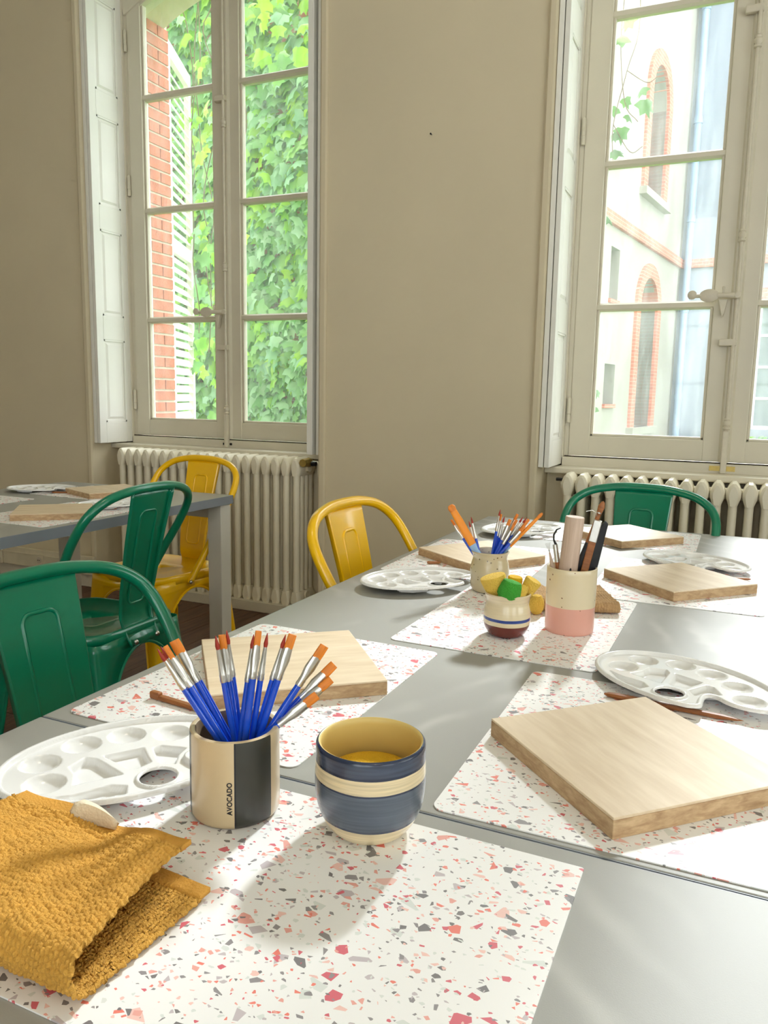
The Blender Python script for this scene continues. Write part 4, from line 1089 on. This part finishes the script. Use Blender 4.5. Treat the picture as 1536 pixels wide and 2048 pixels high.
# ------------------------------------------------------------------ towels
def towel(name, label, loc, rz, W_, D_, Hh, mterry, mhem, skew, pile, seed, tagpart=False, cell=(.0036, .0056), sp=.00062):
    rg = np.random.default_rng(seed)
    t = thing(name, label, 'towel', loc, rz, 'folded terry towels')
    R = Hh / 2 - .003
    Lfl = D_ - R; Larc = PI * R; L = Lfl * 2 + Larc
    ns, nu = int(L / sp), int(W_ / sp)
    s = np.linspace(0, L, ns)[:, None] * np.ones((1, nu)); u = np.ones((ns, 1)) * np.linspace(-W_ / 2, W_ / 2, nu)[None, :]
    y = np.where(s < Lfl, D_ - s, np.where(s < Lfl + Larc, R - R * np.sin((s - Lfl) / R), R + (s - Lfl - Larc)))
    z = np.where(s < Lfl, .003, np.where(s < Lfl + Larc, .003 + R - R * np.cos((s - Lfl) / R), .003 + 2 * R))
    upf = np.clip((s - Lfl - Larc * .5) / (Lfl), 0, 1)          # 0 at fold, 1 at the upper hem
    lof = np.clip((Lfl - s) / Lfl, 0, 1)
    x = u + skew * upf * (u / W_ + .5) * (1 - .0) + .006 * lof * (u / W_ + .5)
    ph = rg.uniform(0, 6, 6)
    z = z + upf * (.0035 * np.sin(u * 42 + ph[0]) + .0025 * np.sin(u * 75 + s * 40 + ph[1]) - Hh * .30 * upf ** 1.5)
    z = z + upf * (1 - upf) * .02 * np.sin(u * 18 + ph[2])
    z = np.where(s < Lfl, z + .002 * (1 + np.sin(u * 40 + ph[4])) * lof, z)
    # corner of the upper hem lifts and points outward
    cr_ = np.clip(u / W_ * 2.2 - .45, 0, 1) * np.clip(upf * 1.6 - .6, 0, 1)
    cl_ = np.clip(-u / W_ * 2.2 - .35, 0, 1) * np.clip(upf * 1.5 - .5, 0, 1)
    y = y - .012 * lof + .018 * cr_ + upf * .008 * np.sin(u * 30 + ph[3]); z = z + .008 * cr_ + .014 * cl_
    P = np.stack([x, y, z], 2)
    du = np.gradient(P, axis=1); ds = np.gradient(P, axis=0); nrm = np.cross(ds, du); nrm /= np.linalg.norm(nrm, axis=2, keepdims=True) + 1e-9
    # terry loops
    hem = np.minimum(np.clip((s) / .012, 0, 1), np.clip((L - s) / .012, 0, 1)); hemw = np.where(hem < 1, 0.0, 1.0)
    cu = (u + .0006 * np.sin(s * 500)) / cell[0]; row = np.floor(cu); jit = np.sin(row * 12.9898) * 43.7; jit = jit - np.floor(jit)
    cs = s / cell[1] + jit + .15 * np.sin(u * 300)
    hgt = np.abs(np.sin(PI * cu)) ** .6 * np.abs(np.sin(PI * cs)) ** .5
    rnd = np.sin(row * 7.1 + np.floor(cs) * 3.7) * 0.5 + .5
    P = P - nrm * (pile * hgt * (.55 + .45 * rnd) * hemw)[:, :, None] * np.where(nrm[:, :, 2:3] < 0, 1, 1)
    vs = P.reshape(-1, 3).tolist()
    I, J = np.meshgrid(np.arange(ns - 1), np.arange(nu - 1), indexing='ij'); a = (I * nu + J).ravel()
    hemf = (hemw[:-1, :-1] < .5).ravel()
    F_ = np.stack([a, a + nu, a + nu + 1, a + 1], 1)
    def mk(nm, sel, m, th):
        ids = np.unique(F_[sel]); mp = -np.ones(ns * nu, int); mp[ids] = np.arange(len(ids))
        me = bpy.data.meshes.new(nm); me.from_pydata([vs[i] for i in ids], [], mp[F_[sel]].tolist()); me.materials.append(m); me.shade_smooth(); me.update()
        o_ = inst(nm, me, t); md = o_.modifiers.new('thickness', 'SOLIDIFY'); md.thickness = th; md.offset = 1
        return o_
    mk('terry_cloth', ~hemf, mterry, .0032)
    ku = (s[:, 0][I.ravel()] > L / 2)
    mk('hem', hemf & ku, mhem, .0042); mk('hem', hemf & ~ku, mhem, .0042)
    if tagpart:
        j = int(nu * .44); p = P[-3, j]
        m = MB(); a0 = Vector(p) + Vector((-.024, -.006, .004)); 
        rows = []
        for k in range(9):
            u_ = k / 8; hh = .020 * (1 - .75 * u_); zz = .004 * math.sin(u_ * PI) + .004 * (1 - u_)
            rows.append([(a0.x + .042 * u_, a0.y - .012 + .012 * u_ , a0.z + .001 - .006 * u_), (a0.x + .042 * u_, a0.y - .012 + .012 * u_ + hh * .5, a0.z + .006 + zz - .004 * u_), (a0.x + .042 * u_, a0.y - .012 + .012 * u_ + hh, a0.z + .004 + zz - .006 * u_)])
        m.grid(rows); o_ = m.obj('hanging_tag', MTAG, t, smooth=60); md = o_.modifiers.new('thickness', 'SOLIDIFY'); md.thickness = .003
        tag(o_, 'cream cotton hanging tag')
    return t
towel('terry_towel', 'folded mustard yellow terry towel in the left foreground', (-.440, .312, MT), 0, .190, .142, .040, MTOWEL, MHEM, -.024, .0026, 5, True)
towel('terry_towel', 'folded beige terry towel behind the pink dipped cup', (-.240, 1.372, MT), math.radians(20), .150, .125, .026, MTOW2, MTOW2, -.01, .0024, 9, False, (.005, .007), .001)

# ------------------------------------------------------------------ outside: ground, brick wall with ivy, courtyard building
tag(MB().box(-20, 20, WY + .56, 40, -.1, 0).obj('courtyard_ground', MGRASS), kind='structure')

# unseen mass above the room, added to keep sky light off the courtyard facades
up_ = MB().box(-12, 12, RY0 - 3, WY + .55, CEIL + .2, CEIL + 7.2).box(-12.4, 12.4, RY0 - 3.4, WY + .95, CEIL + 7.2, CEIL + 7.5)
tag(up_.obj('wall_upper_shade', MRENDER), kind='structure')
# white louvred outside shutter, swung open
hx, hy = C1 - .640, WY + .575
t = thing('louvred_shutter', 'white louvred exterior shutter swung open outside the left window', 'shutter', (hx, hy, .86), math.radians(90 + 25))
W_, Hh = .56, 2.28
f = MB(); f.box(0, .055, -.016, .016, 0, Hh); f.box(W_ - .055, W_, -.016, .016, 0, Hh)
for z in (0, Hh / 2 - .04, Hh - .08): f.box(.055, W_ - .055, -.016, .016, z, z + .08)
f.obj('frame', MPERS, t)
sl = MB().prism([(-.016, -.022), (-.010, -.024), (.016, .020), (.010, .022)], 'x', .05, W_ - .05).mesh('slat', MPERS)
z = .11
while z < Hh - .1:
    if not (Hh / 2 - .06 < z < Hh / 2 + .06): inst('slat', sl, t, (0, 0, z))
    z += .056

def leaf_mesh(name, m, fold=.25):
    pts = [(0, .0), (.20, .12), (.50, .02), (.34, -.28), (.36, -.62), (.12, -.62), (0, -1.0)]
    right = [(x, y, -abs(x) * fold - .12 * (-y) ** 2) for x, y in pts]
    left = [(-x, y, z) for x, y, z in right[1:-1]]
    v = right + left; n_ = len(pts)
    mid = len(v); v.append((0, -.5, .02))
    fs = []
    for k in range(n_ - 1): fs.append((mid, k + 1, k))
    L_ = [0] + list(range(n_, n_ + len(left))) + [n_ - 1]
    for k in range(len(L_) - 1): fs.append((mid, L_[k], L_[k + 1]))
    me = bpy.data.meshes.new(name); me.from_pydata(v, [], fs); me.materials.append(m); me.shade_smooth(); return me
LM = [leaf_mesh('leaf', m, .2 + .15 * k) for k, m in enumerate(MLEAF)]

# brick garden wall carrying the ivy
GWY = 7.15
gw = thing('garden_wall', 'tall brick wall behind the ivy outside the left window', 'wall', (-5.6, GWY, 0))
MB().box(-2.6, 2.2, 0, .35, 0, 5.3).obj('masonry', MBRICKW, gw)
MB().box(-2.65, 2.25, -.05, .40, 5.3, 5.4).obj('coping', MRENDER, gw)
iv = thing('ivy', 'dense green ivy covering the brick wall outside the left window', 'ivy', (-5.6, GWY - .08, 0))
NIV = 9500
lx = rng.uniform(-2.5, 2.15, NIV); lz = rng.uniform(.15, 5.3, NIV) 
bare = (lx - 1.0) / 1.6 + (lz - 4.1) / 1.2 > 1.0          # thinner at the upper right
keep = ~bare | (rng.uniform(0, 1, NIV) < .16); lx, lz = lx[keep], lz[keep]; n_iv = len(lx)
bulge = .10 + .16 * (np.sin(lx * 2.3 + lz * 1.1) * .5 + .5) + .08 * np.sin(lz * 4.1 + lx)
ly = -bulge - rng.uniform(0, .16, n_iv)
lsz = rng.uniform(.10, .19, n_iv); kind = rng.choice(3, n_iv, p=[.5, .35, .15])
def leaf_rot(rg):
    # blade hangs down, face turned towards the window
    return Matrix.Rotation(rg.normal(0, .45), 3, 'Z') @ Matrix.Rotation(PI / 2 - abs(rg.normal(.35, .3)), 3, 'X') @ Matrix.Rotation(rg.normal(0, .5), 3, 'Z')
seen = np.where((lx > -1.2) & (lx < 1.55) & (lz > .6) & (lz < 4.9))[0]
order = seen[np.argsort(-lsz[seen] - (-ly[seen]) * .2)][:285]; first = set(order.tolist())
for i in first:
    R3 = leaf_rot(rng); o = inst('leaf', LM[kind[i]], iv); o.matrix_local = Matrix.Translation((lx[i], ly[i], lz[i])) @ R3.to_4x4() @ Matrix.Scale(lsz[i], 4)
def bulk(name, parent, idxs, X, Y, Z, SZ, KD):
    V = []; Fc = []; MI = []
    base = [np.array([v.co for v in m.vertices]) for m in LM]; polys = [[tuple(p.vertices) for p in m.polygons] for m in LM]
    for i in idxs:
        R3 = np.array(leaf_rot(rng)); kk = KD[i]; n0 = len(V)
        V += (base[kk] * SZ[i] @ R3.T + [X[i], Y[i], Z[i]]).tolist(); Fc += [tuple(a + n0 for a in p) for p in polys[kk]]; MI += [kk] * len(polys[kk])
    me = bpy.data.meshes.new(name); me.from_pydata(V, [], Fc)
    for m in MLEAF: me.materials.append(m)
    me.polygons.foreach_set('material_index', MI); me.shade_smooth(); me.update()
    return tag(inst(name, me, parent), kind='stuff')
bulk('foliage', iv, [i for i in range(n_iv) if i not in first], lx, ly, lz, lsz, kind)

# climbing vine close outside the left window
vn = thing('climbing_vine', 'bright lime green vine hanging over the louvred shutter outside the left window', 'vine', (C1, WY + 1.0, 0))
st = MB()
for k in range(9):
    x = -.90 + k * .05 + rng.normal(0, .02); pts = [(x, .05 + .2 * rng.uniform(), 3.9)]
    for j in range(9): pts.append((pts[-1][0] + rng.normal(.005, .03), pts[-1][1] + rng.normal(0, .03), pts[-1][2] - rng.uniform(.16, .36)))
    st.tube(catmull(pts, 3), .0035, 5)
st.obj('stem', MSTEM, vn, smooth=60)
cnt = 0
for k in range(190):
    u = rng.uniform(); zz = 3.75 - 2.9 * u ** 1.3
    span = 1.1 if zz > 3.05 else .36
    x = -.93 + span * rng.uniform() + (.04 * (2.9 - zz) if zz < 2.9 else 0); y = .02 + rng.uniform(0, .28); s = rng.uniform(.06, .12)
    o = inst('leaf', LM[rng.choice(3, p=[.25, .1, .65])], vn); R3 = leaf_rot(rng)
    o.matrix_local = Matrix.Translation((x, y, zz)) @ R3.to_4x4() @ Matrix.Scale(s, 4)

# hanging tendrils outside the right window
v2 = thing('ivy_tendril', 'thin ivy tendrils with a few leaves hanging outside the right window', 'vine', (C2, WY + 1.0, 0))
st = MB()
for pts in ([(-.66, 0, 3.6), (-.63, 0, 3.2), (-.64, .02, 2.9), (-.60, 0, 2.6), (-.53, 0, 2.5)], [(-.62, 0, 3.6), (-.55, 0, 3.0), (-.60, .01, 2.75), (-.65, 0, 2.5), (-.64, 0, 2.3)], [(-.70, 0, 3.4), (-.68, 0, 2.8), (-.70, 0, 2.4), (-.66, 0, 2.0), (-.68, 0, 1.5), (-.66, 0, 1.1)], [(-.60, 0, 2.75), (-.50, 0, 2.68), (-.45, 0, 2.7)], [(-.65, 0, 2.5), (-.56, 0, 2.36), (-.5, 0, 2.38)]):
    st.tube(catmull(pts, 5), .0022, 5)
st.obj('stem', MSTEM, v2, smooth=60)
for x, z, s, kk in ((-.605, 3.00, .085, 0), (-.63, 2.92, .10, 1), (-.52, 2.66, .075, 0), (-.50, 2.60, .10, 1), (-.60, 2.62, .06, 0), (-.64, 2.58, .06, 2), (-.61, 2.48, .085, 2), (-.645, 2.46, .06, 0), (-.64, 2.38, .09, 2), (-.66, 2.06, .07, 0), (-.655, 1.17, .06, 2), (-.66, 1.08, .06, 0), (-.58, 2.54, .05, 1)):
    o = inst('leaf', LM[3], v2); R3 = leaf_rot(rng); o.matrix_local = Matrix.Translation((x, 0, z)) @ R3.to_4x4() @ Matrix.Scale(s, 4)

# courtyard building: wing A runs away from us, wing B faces us
K = Vector((-1.334, 16.948, 0)); ang = math.radians(8.3)
bd = thing('courtyard_building', 'pale rendered courtyard building with brick arched windows outside the right window', 'building', K, 0)
def facade(name, m, L, H, holes, rz, thick=.5):
    """wall in local x (along), face at y=0, body towards +y"""
    w = MB(); cur = 0
    for (a, b, z0, z1, rise) in sorted(holes):
        pass
    xs = sorted({0, L} | {h[0] for h in holes} | {h[1] for h in holes})
    for x0, x1 in zip(xs[:-1], xs[1:]):
        hs = sorted([h for h in holes if h[0] <= x0 + 1e-6 and h[1] >= x1 - 1e-6], key=lambda h: h[2])
        z = 0
        for (a, b, z0, z1, rise) in hs:
            w.box(x0, x1, 0, thick, z, z0)
            if rise:
                nx_ = 10; c_ = (a + b) / 2; hw = (b - a) / 2
                top = z1 + .02
                pts = [(x0 + (x1 - x0) * k / nx_, z1 - rise + rise * math.sqrt(max(0, 1 - ((x0 + (x1 - x0) * k / nx_ - c_) / hw) ** 2))) for k in range(nx_ + 1)]
                w.prism([(x0, top)] + pts + [(x1, top)], 'y', 0, thick); z = top
            else: z = z1
        w.box(x0, x1, 0, thick, z, H)
    o = w.obj(name, m, bd); o.rotation_euler = (0, 0, rz); return o
# wing A: local x runs from the corner towards us, face looks to the right (towards +e)
hA = [(1.86, 2.92, 4.55, 6.62, .53), (1.74, 2.84, .65, 3.22, .5), (4.06, 4.50, 2.64, 3.41, 0), (3.96, 4.50, 1.05, 1.67, 0)]
rzA = math.atan2(-math.cos(ang), -math.sin(ang))
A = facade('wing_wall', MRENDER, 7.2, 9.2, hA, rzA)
A.scale = (1, -1, 1)
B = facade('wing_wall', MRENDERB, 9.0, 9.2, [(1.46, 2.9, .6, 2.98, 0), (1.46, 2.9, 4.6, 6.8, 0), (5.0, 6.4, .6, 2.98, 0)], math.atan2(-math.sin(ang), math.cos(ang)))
def surround(par, a, b, z0, z1, rise, wd=.24, proud=.05):
    m = MB(); c_ = (a + b) / 2; hw = (b - a) / 2; n_ = 18
    inn = [(a, z0)] + [(c_ - hw * math.cos(PI * k / n_), z1 - rise + rise * math.sin(PI * k / n_)) for k in range(n_ + 1)] + [(b, z0)]
    out = [(a - wd, z0)] + [(c_ - (hw + wd) * math.cos(PI * k / n_), z1 - rise + (rise + wd) * math.sin(PI * k / n_)) for k in range(n_ + 1)] + [(b + wd, z0)]
    n2 = len(inn); vs = [(x, -proud, z) for x, z in inn] + [(x, -proud, z) for x, z in out] + [(x, .4, z) for x, z in inn] + [(x, .02, z) for x, z in out]
    fs = []
    for k in range(n2 - 1):
        fs += [(k, k + 1, n2 + k + 1, n2 + k), (k, 2 * n2 + k, 2 * n2 + k + 1, k + 1), (n2 + k, n2 + k + 1, 3 * n2 + k + 1, 3 * n2 + k)]
    fs += [(0, n2, 3 * n2, 2 * n2), (n2 - 1, 3 * n2 - 1, 4 * n2 - 1, 2 * n2 - 1)]
    m.add(vs, fs); return m.obj('brick_surround', MBRICKF, par)
def far_window(par, a, b, z0, z1, rise, rows, cols, dep=.28, fr=.06, dark=MPANEF):
    m = MB(); m.box(a, a + fr, dep, dep + .07, z0, z1); m.box(b - fr, b, dep, dep + .07, z0, z1); m.box(a, b, dep, dep + .07, z0, z0 + fr); m.box(a, b, dep, dep + .07, z1 - fr, z1)
    for k in range(1, cols): x = a + (b - a) * k / cols; m.box(x - .03, x + .03, dep + .005, dep + .06, z0, z1)
    for k in range(1, rows): z = z0 + (z1 - z0) * k / rows; m.box(a, b, dep + .005, dep + .06, z - .025, z + .025)
    MB().box(a, b, dep + .03, dep + .04, z0, z1).obj('pane', dark, par)
    m.obj('far_window_frame', MWHITEF, par)
for (a, b, z0, z1, rise) in hA[:2]:
    surround(A, a, b, z0, z1, rise); far_window(A, a, b, z0, z1, rise, 3, 2, fr=.12)
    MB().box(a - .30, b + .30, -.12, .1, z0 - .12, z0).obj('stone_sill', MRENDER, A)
for (a, b, z0, z1, rise) in hA[2:]:
    MB().box(a, b, .22, .26, z0, z1).obj('pane', MPANEF, A); MB().box(a - .02, b + .02, -.04, .1, z0 - .06, z0).obj('brick_sill', MBRICKF, A)
far_window(B, 1.46, 2.9, .6, 2.98, 0, 4, 3, dep=.12, fr=.07); far_window(B, 1.46, 2.9, 4.6, 6.8, 0, 4, 3, dep=.12, fr=.07); far_window(B, 5, 6.4, .6, 2.98, 0, 4, 3, dep=.12, fr=.07)
MB().box(0, 7.2, -.06, .02, 3.70, 3.86).obj('brick_string_course', MBRICKF, A)
MB().box(0, 9, -.06, .02, 3.70, 3.86).obj('brick_string_course', MBRICKF, B)
MB().box(1.3, 3.06, -.05, .02, 3.0, 3.25).obj('brick_lintel', MBRICKF, B)
dp = MB().tube([(.16, -.14, 0), (.16, -.14, 9.1)], .068, 14); dpo = dp.obj('downpipe', MPIPE, B, smooth=60)
for z in (1.2, 2.9, 4.6, 6.4, 8.4): MB().tube([(.16, -.14, z - .06), (.16, -.14, z + .06)], .082, 14).obj('pipe_collar', MPIPE, dpo, smooth=40)
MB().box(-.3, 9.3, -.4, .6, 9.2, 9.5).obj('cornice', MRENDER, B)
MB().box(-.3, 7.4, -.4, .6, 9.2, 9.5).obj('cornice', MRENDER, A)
# low hedge along wing B
hg = thing('low_hedge', 'low green hedge at the foot of the courtyard building', 'hedge', (1.4, 15.4, 0), -ang)
bm_n = 900
hx_ = rng.uniform(-1.9, 4.2, bm_n); hy_ = rng.uniform(-.4, .4, bm_n); hz_ = rng.uniform(.12, .50, bm_n)
bulk('foliage', hg, range(bm_n), hx_, hy_, hz_, rng.uniform(.10, .16, bm_n), rng.choice(3, bm_n, p=[.6, .2, .2]))
